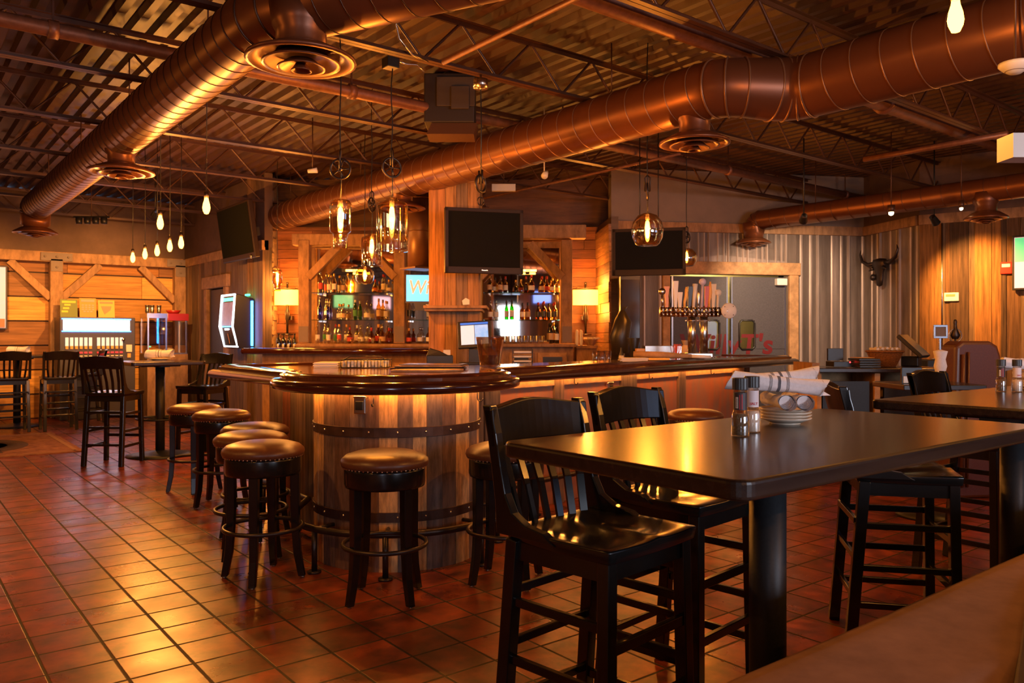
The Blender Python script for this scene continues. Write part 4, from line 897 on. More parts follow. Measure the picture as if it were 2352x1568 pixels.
mb = MB(); mb.prism([(0, .04), (.04, .02), (.04, -.03), (-.03, -.035), (-.04, .01)], 0, .004, M=Matrix.Translation((.12, -hw-.02, ZZ(695, KD))) @ Matrix.Rotation(PI/2, 4, 'X')); mb.build('paper_note', M_white, t)
t = thing('duct_riser', 'dark brown vertical duct pipe left of the wooden column', 'pipe', (*PX(965, 9.6), 0)); mb = MB(); mb.cyl((0, 0, 2.16), .15, .99, 20); mb.build('pipe', M_ceil, t); mb = MB(); mb.torus((0, 0, 2.6), .152, .006, 24, 5); mb.torus((0, 0, 3.0), .152, .006, 24, 5); mb.build('seams', M_seam, t)
mb = MB(); mb.box((0, 0, 2.16), (.36, .36, .02)); mb.build('end_plate', M_ceil, t)

def tv(label, px, D, z0, z1, w, rz, tilt=0, hang=True, scr=None, bez=.035, chin=.065, group='wall and ceiling televisions'):
    x, y = PX(px, D); t = thing('television', label, 'television', (x, y, z0), YAW+rz, group); h = z1-z0; M = Matrix.Rotation(tilt, 4, 'X')
    mb = MB()
    mb.box((0, .03, h/2), (w, .06, h), M=M); mb.box((0, .075, h/2), (w*.7, .05, h*.6), M=M); o = mb.build('housing', M_bezel, t, bevel=.006)
    mb = MB(); b = bez
    for c_, d_ in (((0, -.004, h-b/2), (w, .012, b)), ((0, -.004, chin/2), (w, .012, chin)), ((-w/2+b/2, -.004, h/2), (b, .012, h)), ((w/2-b/2, -.004, h/2), (b, .012, h))): mb.box(c_, d_, M=M)
    mb.build('bezel', M_bezel, t, bevel=.003)
    mb = MB(); mb.box((0, -.002, (h+chin-b)/2), (w-2*b, .003, h-b-chin), M=M); mb.build('screen', scr or M_screen, t)
    if hang:
        mb = MB(); mb.tube([(-.1, .06, h*.6), (-.10, .06, DECK-z0-.02)], .006, 8); mb.tube([(.1, .06, h*.6), (.10, .06, DECK-z0-.02)], .006, 8); mb.box((0, .1, h/2), (.2, .05, .2)); mb.build('mount', M_blackplastic, t)
    return t
D1 = 8.05
t1 = tv('blank black television on the wooden column', 1113, D1, ZZ(628, D1), ZZ(479, D1), .81, .28, hang=False)
mb = MB(); mb.box((-.12, .15, .36), (.12, .2, .12)); mb.build('mount', M_blackplastic, t1)
textobj('Panasonic', 'brand_lettering', M_steel, .016, t1, (0, -.012, .032), (PI/2, 0, 0), .0005)
D2 = 8.7
tv('blank black television hanging behind the amber globe lamp', 1490, D2, ZZ(632, D2), ZZ(524, D2), .79, -.22)
# dark television at the plank wall, seen edge-on
t = thing('television', 'large dark television mounted at the plank wall corner above the lit jukebox', 'television', (4.02, 11.3, 2.42), PI/2+PI, 'wall and ceiling televisions'); t.rotation_euler = (0, math.radians(-8), 0)
mb = MB(); mb.box((0, 0, .40), (.07, 1.3, .78)); mb.build('housing', M_bezel, t, bevel=.01); mb = MB(); mb.box((-.038, 0, .42), (.004, 1.22, .68)); mb.build('screen', M_screen, t); mb = MB(); mb.box((.16, 0, .4), (.28, .15, .12)); mb.build('mount', M_blackplastic, t)
mb = MB(); mb.lathe([(.001, 0), (.03, .0), (.03, .004), (.001, .004)], 12, M=Matrix.Translation((-.045, -.5, .03))@Matrix.Rotation(PI/2, 4, 'Y')); mb.build('badge', M_steel, t)
# left edge television on the far wall
scr_sky = mat('pale blue picture', (.3, .4, .6), .5, noise=((1.5, 1.5, 3), 0, (.7, .45, .3)), emit=(.42, .48, .62), estr=.22)
def tvscreen(label, loc, rz, w, h, m, wall=True):
    t = thing('television', label, 'television', loc, rz, 'wall and ceiling televisions'); mb = MB(); mb.box((0, .03, h/2), (w, .06, h)); mb.build('housing', M_blackplastic, t, bevel=.005)
    mb = MB(); mb.box((0, -.002, h/2), (w-.05, .006, h-.05)); mb.build('screen', m, t); return t
ts = tvscreen('bright television with a pale blue picture at the left picture edge', (1.02, YL-.12, 1.46), 0, 1.15, 1.02, scr_sky)
mb = MB(); mb.box((0, -.008, .10), (1.08, .004, .14)); mb.build('red_banner', mat('red banner', (.5, .12, .05), .5, emit=(.6, .12, .04), estr=.2), ts)
# televisions on the front wall behind the camera, seen in the bar mirror
gm = mat('green sports picture', (.1, .3, .08), .5, noise=((6, 6, 6), 0, (.5, .5, .5)), emit=(.12, .30, .10), estr=1.2)
rm_ = mat('pink sports picture', (.5, .2, .2), .5, emit=(.55, .30, .36), estr=1.2)
bm_ = mat('blue news picture', (.1, .15, .5), .5, emit=(.15, .22, .75), estr=1.5)
for X, lb, mm in ((-5.9, 'television with a green sports picture on the left wall', gm), (-4.55, 'television with a pink picture on the left wall', rm_), (1.4, 'television with a blue picture on the front wall', bm_)):
    (x, y), zz, rr = {-5.9: ((-5.80, 1.40), 2.25, PI/2), -4.55: ((-5.80, -.25), 2.25, PI/2), 1.4: ((-2.44, -4.82), 2.52, PI)}[X]
    tvscreen(lb, (x, y, zz), rr, .82, .46, mm)
# blue bar television and the tavern sign
x, y = PX(985, 10.6); bw = .62
t = thing('television', 'bright blue television with orange blackletter script half hidden by the wooden column', 'television', (x, y, ZZ(692, 10.6)), YAW+.12, 'wall and ceiling televisions')
mb = MB(); mb.box((0, .04, .17), (bw, .06, .38)); mb.build('housing', M_blackplastic, t); mb = MB(); mb.box((0, .0, .175), (bw-.03, .006, .345)); sc_ = mb.build('screen', mat('sky blue picture', (.1, .4, .8), .5, emit=(.06, .42, .88), estr=1.3), t)
textobj("Willy T's", 'lettering', mat('orange lettering', (.7, .3, .15), .5, emit=(.62, .25, .12), estr=.8), .25, sc_, (-.27, -.006, .18), (PI/2, 0, 0), .001, .15, .85, 'LEFT')
mb = MB(); mb.box((.08, .0, -.07), (bw*.85, .03, .10)); sg = mb.build('sign_board', M_blackplastic, t); textobj('TAVERN', 'lettering', M_paper, .075, sg, (-.04, -.018, -.07), (PI/2, 0, 0), .001, 0, 1.1, 'LEFT')
# ================================================================ BACK BAR (local frame: x right, y away, origin on the floor at depth 11.3)
BD = 11.3; bb = W(0, BD); BB = (*bb, 0)
X_ = lambda px: XX(px, BD); Z_ = lambda py: ZZ(py, BD)
t = thing('back_bar', 'timber framed back bar with mirrors, posts and braces', 'back bar', BB, YAW)
xa, xb = X_(690), X_(1316)
mb = MB(); mb.box(((xa+xb)/2, .22, .6), (xb-xa, .50, 1.2)); mb.build('cabinet', M_timber, t)
mb = MB(); mb.box(((xa+xb)/2, .16, 1.222), (xb-xa+.06, .66, .044)); mb.build('ledge', M_timber, t, bevel=.008)
for k, (p0, p1) in enumerate(((1235, 1302), (1170, 1225), (720, 800), (810, 890))):
    mb = MB(); mb.box((X_((p0+p1)/2), -.045, .72), (X_(p1)-X_(p0), .03, .8)); d_ = mb.build('door', M_timberlight, t, bevel=.01); mb = MB(); mb.box((X_((p0+p1)/2), -.062, .74), (X_(p1)-X_(p0)-.14, .01, .64)); mb.build('pane', M_blackplastic, d_); mb = MB(); mb.cyl((X_(p1)-.05, -.09, .8), .012, .1, 8); mb.build('handle', M_steel, d_)
for px in (698, 917, 1092, 1302):
    mb = MB(); mb.box((X_(px), .06, 1.98), (.155, .16, 1.46)); mb.build('post', M_timber, t, bevel=.01)
    mb = MB(); mb.box((X_(px), -.024, 1.38), (.13, .008, .22)); mb.build('post_plate', M_greywall, t)
mb = MB(); mb.box(((xa+X_(990))/2, .1, 2.72), (X_(990)-xa+.25, .2, .16)); mb.build('beam', M_timber, t, bevel=.012)
mb = MB(); mb.box(((X_(1060)+X_(1345))/2, .0, 2.82), (X_(1345)-X_(1060), .2, .19)); mb.build('beam', M_timber, t, bevel=.012)
for px, s in ((698, 1), (917, -1), (1302, -1), (1092, 1)):
    mb = MB(); mb.bar((X_(px)+s*.06, .02, 2.18), (X_(px)+s*.52, .02, 2.66), .11, .11, up=(0, 1, 0)); mb.build('brace', M_timber, t, bevel=.008)
bays = [(712, 902), (932, 1000), (1108, 1288)]
for p0, p1 in bays:
    mb = MB(); mb.box((X_((p0+p1)/2), .32, (1.26+2.64)/2), (X_(p1)-X_(p0), .012, 1.36)); mb.build('mirror', M_mirror, t)
mb = MB(); mb.box(((xa+xb)/2, .42, 1.98), (xb-xa, .05, 1.5)); mb.build('back_panel', M_timber, t)
mb = MB(); mb.box(((X_(712)+X_(902))/2, .12, 2.85), (2.0, .02, .1)); 
SH = {}
for bi, (p0, p1) in enumerate(bays):
    for si, py in enumerate((671, 734)):
        mb = MB(); mb.box((X_((p0+p1)/2), .18, Z_(py)-.004), (X_(p1)-X_(p0)-.02, .255, .01)); nm = mb.build('glass_shelf', G_shelf, t); SH[(bi, si)] = Z_(py)+.004
        mb = MB(); 
        for s_ in (.08, .92): mb.box((X_(p0)+(X_(p1)-X_(p0))*s_, .19, Z_(py)-.02), (.02, .2, .02))
        mb.build('bracket', M_steel, nm)
LEDGE = 1.247
# strip lamps seen over the shelves
for px, py in ((814, 621), (1213, 621)):
    x, y = W(XX(px, 11.35), 11.35); t = thing('strip_lamp', 'short glowing strip lamp above the %s shelves' % ('left bay' if px < 1000 else 'right bay'), 'lamp', (x, y, ZZ(py, 11.35)), YAW)
    mb = MB(); mb.tube([(-.12, 0, 0), (.12, 0, 0)], .016, 8); mb.build('tube', M_bulb, t); mb = MB(); mb.box((0, .05, .0), (.06, .1, .03)); mb.box((-.15, 0, 0), (.05, .04, .04)); mb.build('bracket', M_blackplastic, t)
# ---------------------------------------------------------------- bottles
BP = {
 'slim': [(.034, 0), (.036, .006), (.036, .17), (.030, .20), (.014, .235), (.0125, .30)],
 'round': [(.045, 0), (.048, .01), (.048, .12), (.040, .155), (.016, .185), (.014, .25)],
 'square': [(.040, 0), (.042, .005), (.042, .15), (.034, .17), (.015, .19), (.013, .26)],
 'wine': [(.036, 0), (.037, .005), (.037, .19), (.030, .225), (.015, .25), (.014, .31)],
 'short': [(.050, 0), (.054, .02), (.050, .09), (.028, .13), (.014, .15), (.013, .20)] }
GL = {'clear': glass('clear bottle glass', (.93, .90, .84), .28), 'green': glass('green bottle glass', (.08, .55, .12), .3), 'blue': glass('blue bottle glass', (.10, .08, .65), .3), 'amber': glass('amber bottle glass', (.62, .24, .05), .3), 'red': glass('red bottle glass', (.55, .09, .05), .3), 'dark': glass('dark wine bottle glass', (.03, .035, .02), .25), 'gold': glass('golden bottle glass', (.9, .52, .12), .3)}
CAPM = {'black': M_blackplastic, 'red': M_red, 'silver': M_steel, 'gold': mat('gold foil', (.7, .45, .12), .35, .8), 'white': M_white, 'orange': M_copper}
LABM = {'white': M_paper, 'red': mat('red bottle label', (.5, .06, .04), .6), 'green': mat('green bottle label', (.06, .25, .08), .6), 'tan': mat('tan bottle label', (.55, .36, .18), .6), 'black': M_blackplastic}
PROTO = {}
def bottle(label, X, z, shape, gcol, cap, lab, yoff=.205, sc=1, group=None, D=BD, yref=0):
    key = (shape, gcol, cap, lab); x, y = W(X, D+yoff)
    if key in PROTO: c = copy_tree(PROTO[key], None, (x, y, z), YAW+random.uniform(-.3, .3), label, group); c.scale = (sc,)*3; return c
    t = thing('liquor_bottle', label, 'bottle', (x, y, z), YAW, group); PROTO[key] = t; t.scale = (sc,)*3
    pr = BP[shape]; n = 4 if shape == 'square' else 14
    mb = MB(); mb.lathe(pr, n if n > 4 else 12); mb.build('body', GL[gcol], t)
    r0, h0 = pr[-1][0], pr[-1][1]; mb = MB(); mb.cyl((0, 0, h0-.03), r0+.003, .045, 10)
    if cap == 'silver': mb.tube([(0, 0, h0), (0, 0, h0+.04), (.015, 0, h0+.055)], .004, 5)
    mb.build('cap', CAPM[cap], t)
    if lab: R0 = pr[2][0]+.0008; z1 = pr[2][1]; mb = MB(); mb.lathe([(R0, z1*.30), (R0, z1*.85)], 14); mb.f = mb.f[:-2]; mb.c = mb.c[:-2]; mb.sm = mb.sm[:-2]; mb.build('label', LABM[lab], t)
    return t
def row(px0, px1, z, specs, where, group, **k):
    n = len(specs)
    for i, s_ in enumerate(specs):
        if s_ is None: continue
        px = px0+(px1-px0)*i/max(1, n-1); shape, g, c, l = s_[:4]
        nm = {'clear': 'clear', 'green': 'green', 'blue': 'blue', 'amber': 'amber', 'red': 'red', 'dark': 'dark', 'gold': 'golden'}[g]
        bottle('%s bottle, %s cap, %s from left %s' % (nm, c, ORD[i], where), X_(px), z, shape, g, c, l, sc=(s_[4] if len(s_) > 4 else 1)*.87, group=group, yoff=(.13, .243)[i % 2] if z > 1.3 else (.06, .19)[i % 2])
S = lambda sh, g, c, l=None, sc=1: (sh, g, c, l, sc)
row(727, 889, LEDGE, [S('slim', 'clear', 'silver', 'white'), S('slim', 'clear', 'silver', 'green', 1.05), S('slim', 'clear', 'black', 'white'), S('slim', 'clear', 'red', 'green'), S('slim', 'clear', 'orange', 'red'), S('slim', 'clear', 'orange', 'white'), S('round', 'amber', 'red', 'red'), S('square', 'clear', 'white', 'white', 1.1), S('round', 'clear', 'silver', 'white'), S('round', 'clear', 'silver', 'white', 1.1), S('short', 'red', 'red', 'white', 1.2), S('round', 'red', 'orange', 'red', 1.2), S('round', 'gold', 'silver', 'tan', 1.1), S('short', 'amber', 'red', 'tan', 1.2)], 'on the ledge of the left bay', 'bottles on the left bay ledge')
row(730, 880, SH[(0, 1)], [S('slim', 'blue', 'silver', None, 1.05), S('slim', 'blue', 'silver', None), None, S('round', 'clear', 'gold', 'white'), S('round', 'clear', 'gold', 'tan'), None, S('wine', 'green', 'white', 'green'), None, S('round', 'clear', 'silver', 'white', 1.05), None, S('slim', 'gold', 'gold', 'tan', 1.1), S('slim', 'clear', 'orange', 'white')], 'on the middle shelf of the left bay', 'bottles on the left bay middle shelf')
row(731, 890, SH[(0, 0)], [S('slim', 'clear', 'silver', 'red', 1.1), S('slim', 'clear', 'gold', 'white'), S('slim', 'gold', 'gold', 'white'), S('square', 'clear', 'black', 'tan'), S('slim', 'gold', 'gold', None), None, None, None, S('short', 'gold', 'red', 'tan'), S('wine', 'clear', 'red', 'white', .95), S('short', 'clear', 'gold', 'white')], 'on the top shelf of the left bay', 'bottles on the left bay top shelf')
row(938, 984, LEDGE, [S('round', 'red', 'orange', 'red', .95), S('round', 'clear', 'silver', 'white', 1.0), S('round', 'red', 'black', 'white', 1.0)], 'on the ledge by the column', 'bottles beside the wooden column')
row(938, 984, SH[(1, 1)], [S('slim', 'clear', 'silver', 'black', 1.1), None, S('square', 'clear', 'orange', 'white', 1.1)], 'on the middle shelf by the column', 'bottles beside the wooden column')
row(1124, 1282, SH[(2, 0)], [S('square', 'dark', 'gold', 'tan'), S('round', 'gold', 'black', 'white'), S('square', 'red', 'black', 'tan'), S('square', 'red', 'red', 'white'), None, S('short', 'dark', 'gold', 'tan'), S('short', 'amber', 'gold', 'tan'), S('square', 'red', 'red', 'black'), S('round', 'amber', 'red', 'white', 1.1), None, S('round', 'amber', 'red', 'tan'), S('round', 'red', 'red', 'red', 1.05), S('round', 'gold', 'gold', 'white', .9), S('round', 'clear', 'gold', 'tan', .9)], 'on the top shelf of the right bay', 'bottles on the right bay top shelf')
row(1126, 1275, SH[(2, 1)], [S('square', 'gold', 'silver', 'white'), S('square', 'clear', 'silver', 'white'), None, S('slim', 'green', 'green' and 'black', 'white'), S('slim', 'green', 'black', 'white', 1.05), None, S('square', 'gold', 'black', 'white'), S('square', 'gold', 'black', 'tan', 1.05), None, S('square', 'amber', 'red', 'black', 1.05), S('square', 'amber', 'red', 'black', 1.1), S('square', 'amber', 'black', 'black'), S('square', 'gold', 'red', 'black', 1.05)], 'on the middle shelf of the right bay', 'bottles on the right bay middle shelf')
row(1266, 1280, LEDGE, [S('wine', 'dark', 'black', 'tan', 1.05), S('wine', 'dark', 'gold', 'tan', 1.05), S('wine', 'dark', 'black', 'white', 1.0)], 'at the right bay ledge end', 'wine bottles on the right bay ledge')
# glasses on the ledge
def tumbler(label, x, y, z, s=1, group=None, proto={}):
    if 'p' in proto: c = copy_tree(proto['p'], None, (x, y, z), 0, label, group); c.scale = (s,)*3; return c
    t = thing('drinking_glass', label, 'glass', (x, y, z), 0, group); mb = MB(); mb.lathe([(.001, .004), (.026, .0), (.028, .004), (.036, .11), (.034, .11), (.026, .012), (.001, .012)], 14); o = mb.build('tumbler', G_clear, t); proto['p'] = t; t.scale = (s,)*3; return t
for i in range(9): x, y = W(X_(1140+i*13), BD-.08); tumbler('clear tumbler, %s from left on the right bay ledge' % ORD[i], x, y, LEDGE, 1.0, 'tumblers on the right bay ledge')
for i in range(10): x, y = W(X_(735+i*15.5), BD-.10); tumbler('small shot glass, %s from left before the left bay bottles' % ORD[i], x, y, LEDGE, .62, 'shot glasses on the left bay ledge')
# growlers left of the back bar
for i, px in enumerate((640, 652, 664, 677)):
    x, y = W(XX(px, 11.4), 11.4); t = thing('growler', 'dark brown growler jug with oval tag, %s from the left below the left sconce' % ORD[i], 'jug', (x, y, 1.17), YAW, 'growler jugs below the left sconce')
    mb = MB(); mb.lathe([(.033, 0), (.036, .01), (.036, .11), (.028, .145), (.013, .17), (.012, .2)], 12); mb.build('body', GL['dark'], t); mb = MB(); mb.lathe([(.001, 0), (.02, 0), (.02, .003), (.001, .003)], 12, M=Matrix.Translation((0, -.037, .05)) @ Matrix.Rotation(PI/2, 4, 'X') @ Matrix.Diagonal((.8, 1.3, 1, 1))); mb.build('tag', M_paper, t); mb = MB(); mb.cyl((0, 0, .2), .014, .02, 10); mb.build('cap', M_blackplastic, t)
x, y = W(XX(660, 11.5), 11.5); t = thing('side_counter', 'timber side counter under the left sconce', 'counter', (x, y, 0), YAW); mb = MB(); mb.box((-.03, 0, 1.15), (.38, .5, .04)); mb.build('top', M_timber, t); mb = MB(); mb.box((-.03, .02, .565), (.36, .44, 1.13)); mb.build('cabinet', M_timber, t)
x, y = W(XX(1362, 11.5), 11.5); t = thing('side_counter', 'timber side counter under the right sconce', 'counter', (x, y, 0), YAW); mb = MB(); mb.box((-.11, 0, 1.20), (.30, .5, .04)); mb.build('top', M_timber, t); mb = MB(); mb.box((-.11, .02, .59), (.28, .44, 1.18)); mb.build('cabinet', M_timber, t)
for px, where in ((660, 'between the brick pier and the bar mirrors'), (1345, 'between the bar mirrors and the flank wall')):
    x, y = W(XX(px, 11.85), 11.85); z = ZZ(683, 11.85); t = thing('wall_sconce', 'glowing amber wall sconce %s' % where, 'wall lamp', (x, y, z), YAW, 'amber sconces')
    mb = MB(); mb.lathe([(.19, -.11), (.19, .11)], 20, M=Matrix.Diagonal((1, .5, 1, 1))); mb.f = mb.f[:-2]; mb.c = mb.c[:-2]; mb.sm = mb.sm[:-2]; mb.build('shade', M_amberglow, t)
    mb = MB(); mb.tube([(0, 0, -.55), (0, 0, .2)], .016, 8); mb.ball((0, 0, .21), .02); mb.torus((0, 0, .13), .19, .005, 20, 5, M=Matrix.Diagonal((1, .5, 1, 1))); mb.cyl((0, 0, -.56), .09, .02, 16)
    mb.tube([(0, 0, -.4), (-.03, 0, -.25), (-.02, 0, -.12)], .01, 6); mb.tube([(0, 0, -.4), (.03, 0, -.25), (.02, 0, -.12)], .01, 6)
    for k in range(8): a = k*PI/4; mb.tube([(.19*math.cos(a), .095*math.sin(a), .11), (.19*math.cos(a), .095*math.sin(a), .15)], .004, 4)
    mb.build('frame', M_darksteel, t); mb = MB(); mb.box((0, .12, -.3), (.1, .12, .06)); mb.build('wall_bracket', M_darksteel, t)
    for s in (-1, 1):
        lamp('sconce_light', 'POINT', (*W(XX(px, 11.85), 11.62), z+.2*s), 14, (1, .38, .06), .08)
# rear raised counter with dark rim
RD = 10.2; xa, xb = XX(560, RD), XX(1000, RD); x, y = W((xa+xb)/2, RD+.25)
t = thing('rear_counter', 'raised rear counter with a dark mahogany rim in front of the bottle shelves', 'counter', (x, y, 0), YAW); L_ = xb-xa
mb = MB(); mb.box((0, 0, 1.185), (L_, .5, .03)); mb.build('top', M_bartop, t); mb = MB(); mb.tube([(-L_/2, -.25, 1.16), (L_/2, -.25, 1.16)], .04, 14); mb.tube([(-L_/2, -.25, 1.16), (-L_/2, .25, 1.16)], .04, 14); mb.build('rim', M_barrim, t)
mb = MB(); mb.box((.08, .02, .565), (L_-.25, .34, 1.13)); mb.build('base', M_timber, t)
# ================================================================ THINGS ON THE BAR
TB = 1.119
def on_bar(px, D): return (*PX(px, D), TB)
t = thing('plastic_pitcher', 'clear ribbed plastic tub a third full of brown drink on the bar', 'pitcher', on_bar(1126, 6.15), YAW)
mb = MB(); prof = [(.001, .004), (.075, .0), (.08, .004)]+[(.08+.028*k/16+(.0015 if k % 2 else 0), .02+.195*k/16) for k in range(17)]+[(.112, .218), (.112, .226), (.107, .226), (.076, .012), (.001, .012)]; mb.lathe(prof, 36); mb.build('tub', glass('clear plastic', (.93, .80, .66), .3, .08), t)
mb = MB(); mb.lathe([(.001, .014), (.074, .014), (.083, .085), (.001, .085)], 30); mb.build('drink', mat('brown cola drink', (.045, .012, .008), .1), t)
t = thing('menu_stack', 'stack of cream menus on the left leg of the bar', 'menus', on_bar(757, 5.98), YAW)
for k in range(7): mb = MB(); mb.box((random.uniform(-.004, .004), random.uniform(-.004, .004), .003+k*.0055), (.18, .25, .0045)); mb.build('menu', M_paper, t)
t = thing('wire_basket', 'black wire basket of wrapped packets in the middle of the bar', 'basket', on_bar(842, 5.9), YAW)
mb = MB(); 
for z_ in (.004, .06): mb.tube([(-.17, -.1, z_), (.17, -.1, z_), (.17, .1, z_), (-.17, .1, z_)], .004, 5, closed=True)
for k in range(15): mb.tube([(-.17+.34*k/14, -.1, .004), (-.17+.34*k/14, -.1, .06)], .0025, 4); mb.tube([(-.17+.34*k/14, .1, .004), (-.17+.34*k/14, .1, .06)], .0025, 4)
mb.tube([(-.15, -.1, .06), (-.1, -.1, .085), (.12, -.1, .085), (.15, -.1, .06)], .004, 5)
mb.build('frame', M_blackplastic, t); mb = MB()
for k in range(12): mb.box((-.15+.027*k, random.uniform(-.02, .02), .028), (.02, .15, .045), rz=random.uniform(-.1, .1))
mb.build('packets', M_paper, t)
t = thing('tray_stack', 'flat stack of dark trays and menus before the plastic tub', 'tray', on_bar(985, 5.7), YAW-.15)
for k, (w_, m) in enumerate(((.5, M_table), (.46, M_blackplastic), (.48, M_timber), (.44, M_steel))): mb = MB(); mb.box((k*.012, 0, .004+k*.009), (w_, .24, .007)); mb.build('tray', m, t)
t = thing('serving_board', 'curved pale wooden serving board on the round end of the bar', 'board', on_bar(968, 5.25), YAW+.1)
mb = MB(); mb.prism([(-.2, -.05), (.12, -.10), (.24, -.02), (.28, .06), (.1, .09), (-.12, .07), (-.17, .02)], 0, .014); mb.build('board', M_timberlight, t, bevel=.003)
t = thing('menu_stack', 'stack of purple grey menus on the kitchen side bar leg', 'menus', on_bar(1455, 7.35), YAW)
for k in range(5): mb = MB(); mb.box((random.uniform(-.01, .01), 0, .003+k*.007), (.25, .18, .005)); mb.build('menu', M_cloth if k % 2 else M_paper, t)
t = thing('fruit_knife_board', 'amber plastic lid lying on the kitchen side bar leg', 'lid', on_bar(1513, 7.7), YAW-.1); mb = MB(); mb.box((0, 0, .012), (.2, .1, .02)); mb.build('lid', mat('bright yellow plastic', (.9, .5, .06), .35), t, bevel=.005)
t = thing('umbrella', 'rolled tan umbrella with white handle lying on the bar under the taps', 'umbrella', (*PX(1570, 8.05), TB+.02), YAW-.12)
mb = MB(); mb.tube([(-.50, 0, .03), (-.2, 0, .02), (.08, 0, .01)], [.03, .035, .02], 10); mb.build('canopy', M_copper and M_timberlight, t); mb = MB(); mb.tube([(.08, 0, .01), (.27, 0, .0)], .018, 12); mb.build('handle', M_white, t); mb = MB(); mb.tube([(.27, 0, .0), (.31, 0, 0)], .006, 8); mb.build('tip', M_steel, t)
t = thing('towel', 'crumpled pale bar towel left of the beer tower', 'towel', (*PX(1497, 8.3), TB), YAW)
mb = MB(); nx = 12; vs = [((i/nx-.5)*.26, (j/6-.5)*.16, .008+.055*math.sin(PI*i/nx)*math.sin(PI*j/6)*(1+.4*math.sin(i*2.1+j))) for j in range(7) for i in range(nx+1)]; mb.add(vs, [(j*(nx+1)+i, j*(nx+1)+i+1, (j+1)*(nx+1)+i+1, (j+1)*(nx+1)+i) for j in range(6) for i in range(nx)], smooth=True); mb.build('cloth', M_cloth, t)
for i, px in enumerate((1368, 1382, 1396)): x, y = PX(px, 7.3); tumbler('amber lit tumbler, %s from the left near the inner edge of the bar' % ORD[i], x, y, TB, .9, 'tumblers on the bar edge')
# ---- beer tower
TD = 8.35; x, y = PX(1600, TD); t = thing('beer_tower', 'chrome beer tower with two columns and a row of tap handles', 'beer tap tower', (x, y, TB), YAW)
zt = ZZ(716, TD)-TB; k_ = TD/F
mb = MB(); mb.box((.0, 0, .03), (.3, .2, .06)); mb.build('base', M_steel, t, bevel=.01)
for dx in (-.05, .075): 
    mb = MB(); mb.cyl((dx, 0, .05), .042, zt-.05, 22); mb.build('column', M_steel, t)
    mb = MB(); mb.torus((dx, 0, zt-.09), .046, .008, 20, 6); mb.ball((dx+.06, 0, zt-.09), .012); mb.ball((dx-.06, 0, zt-.09), .012); mb.build('collar', M_chrome, t)
mb = MB(); mb.tube([(-.38, .0, zt), (.24, 0, zt)], .052, 18); mb.build('manifold', mat('bronze chrome', (.38, .24, .16), .22, 1), t)
for dx in (-.05, .08): mb = MB(); mb.lathe([(.001, 0), (.06, 0), (.062, .004), (.001, .012)], 20, M=Matrix.Translation((dx, -.055, zt)) @ Matrix.Rotation(PI/2, 4, 'X')); mb.build('cover_plate', M_steel, t)
mb = MB(); mb.lathe([(.001, 0), (.08, 0), (.082, .006), (.075, .014), (.001, .016)], 28, M=Matrix.Translation((.32, -.06, zt+.01)) @ Matrix.Rotation(PI/2, 4, 'X'))
ec = mb.build('end_disc', M_white, t); mb = MB()
for a in (.8, 2.4, 3.9, 5.5): mb.ball((.32+.062*math.cos(a), -.077, zt+.01+.062*math.sin(a)), .005, 6, 4)
mb.build('screws', M_darksteel, ec); mb = MB(); mb.tube([(.24, 0, zt), (.32, -.05, zt+.01)], .035, 12); mb.build('elbow', M_steel, t)
hs = [(-.365, 'disc', M_steel, .27), (-.325, 'paddle', mat('orange tap handle', (.65, .28, .12), .4), .30), (-.285, 'club', M_blackplastic, .27), (-.235, 'paddle', M_white, .37), (-.19, 'paddle', M_white, .22), (-.14, 'club', mat('yellow tap handle', (.75, .45, .12), .4), .29), (-.095, 'paddle', M_blackplastic, .30), (-.05, 'tube', M_white, .33), (.0, 'club', M_steel, .25), (.035, 'disc', mat('blue white tap handle', (.55, .5, .65), .4), .42), (.08, 'paddle', mat('red tap handle', (.5, .08, .05), .4), .30), (.115, 'club', M_copper, .36), (.155, 'paddle', M_paper, .33), (.20, 'disc', M_paper, .25)]
for i, (dx, kd, m, hh) in enumerate(hs):
    hh *= .78; ly = -.07; z0 = zt+.03
    mb = MB(); mb.tube([(dx, -.04, zt), (dx, -.085, zt), (dx, -.10, zt-.05)], .010, 8); mb.cyl((dx, -.08, zt), .012, .045, 8); mb.ball((dx, -.08, zt+.01), .016); f_ = mb.build('faucet', M_chrome, t)
    mb = MB(); lean = random.uniform(-.02, .02)
    if kd == 'disc': mb.tube([(dx, ly, z0), (dx+lean, ly, z0+hh*.75)], [.012, .014], 8); mb.lathe([(.001, -.012), (.035, -.012), (.035, .012), (.001, .012)], 18, M=Matrix.Translation((dx+lean, ly, z0+hh*.85)) @ Matrix.Rotation(PI/2, 4, 'X'))
    elif kd == 'paddle': mb.add([(dx-.012, ly-.01, z0), (dx+.012, ly-.01, z0), (dx+.012, ly+.01, z0), (dx-.012, ly+.01, z0), (dx-.028+lean, ly-.012, z0+hh), (dx+.028+lean, ly-.012, z0+hh), (dx+.028+lean, ly+.012, z0+hh), (dx-.028+lean, ly+.012, z0+hh)], [(0, 3, 2, 1), (4, 5, 6, 7), (0, 1, 5, 4), (1, 2, 6, 5), (2, 3, 7, 6), (3, 0, 4, 7)])
    elif kd == 'tube': mb.tube([(dx, ly, z0), (dx+.01, ly, z0+hh*.5), (dx+.02, ly, z0+hh)], [.014, .02, .028], 14)
    else: mb.tube([(dx, ly, z0), (dx, ly, z0+hh*.3), (dx+lean, ly, z0+hh*.6), (dx+lean, ly, z0+hh*.85), (dx+lean, ly, z0+hh)], [.011, .014, .02, .016, .008], 10)
    mb.build('tap_handle', m, t, bevel=.003 if kd == 'paddle' else 0)
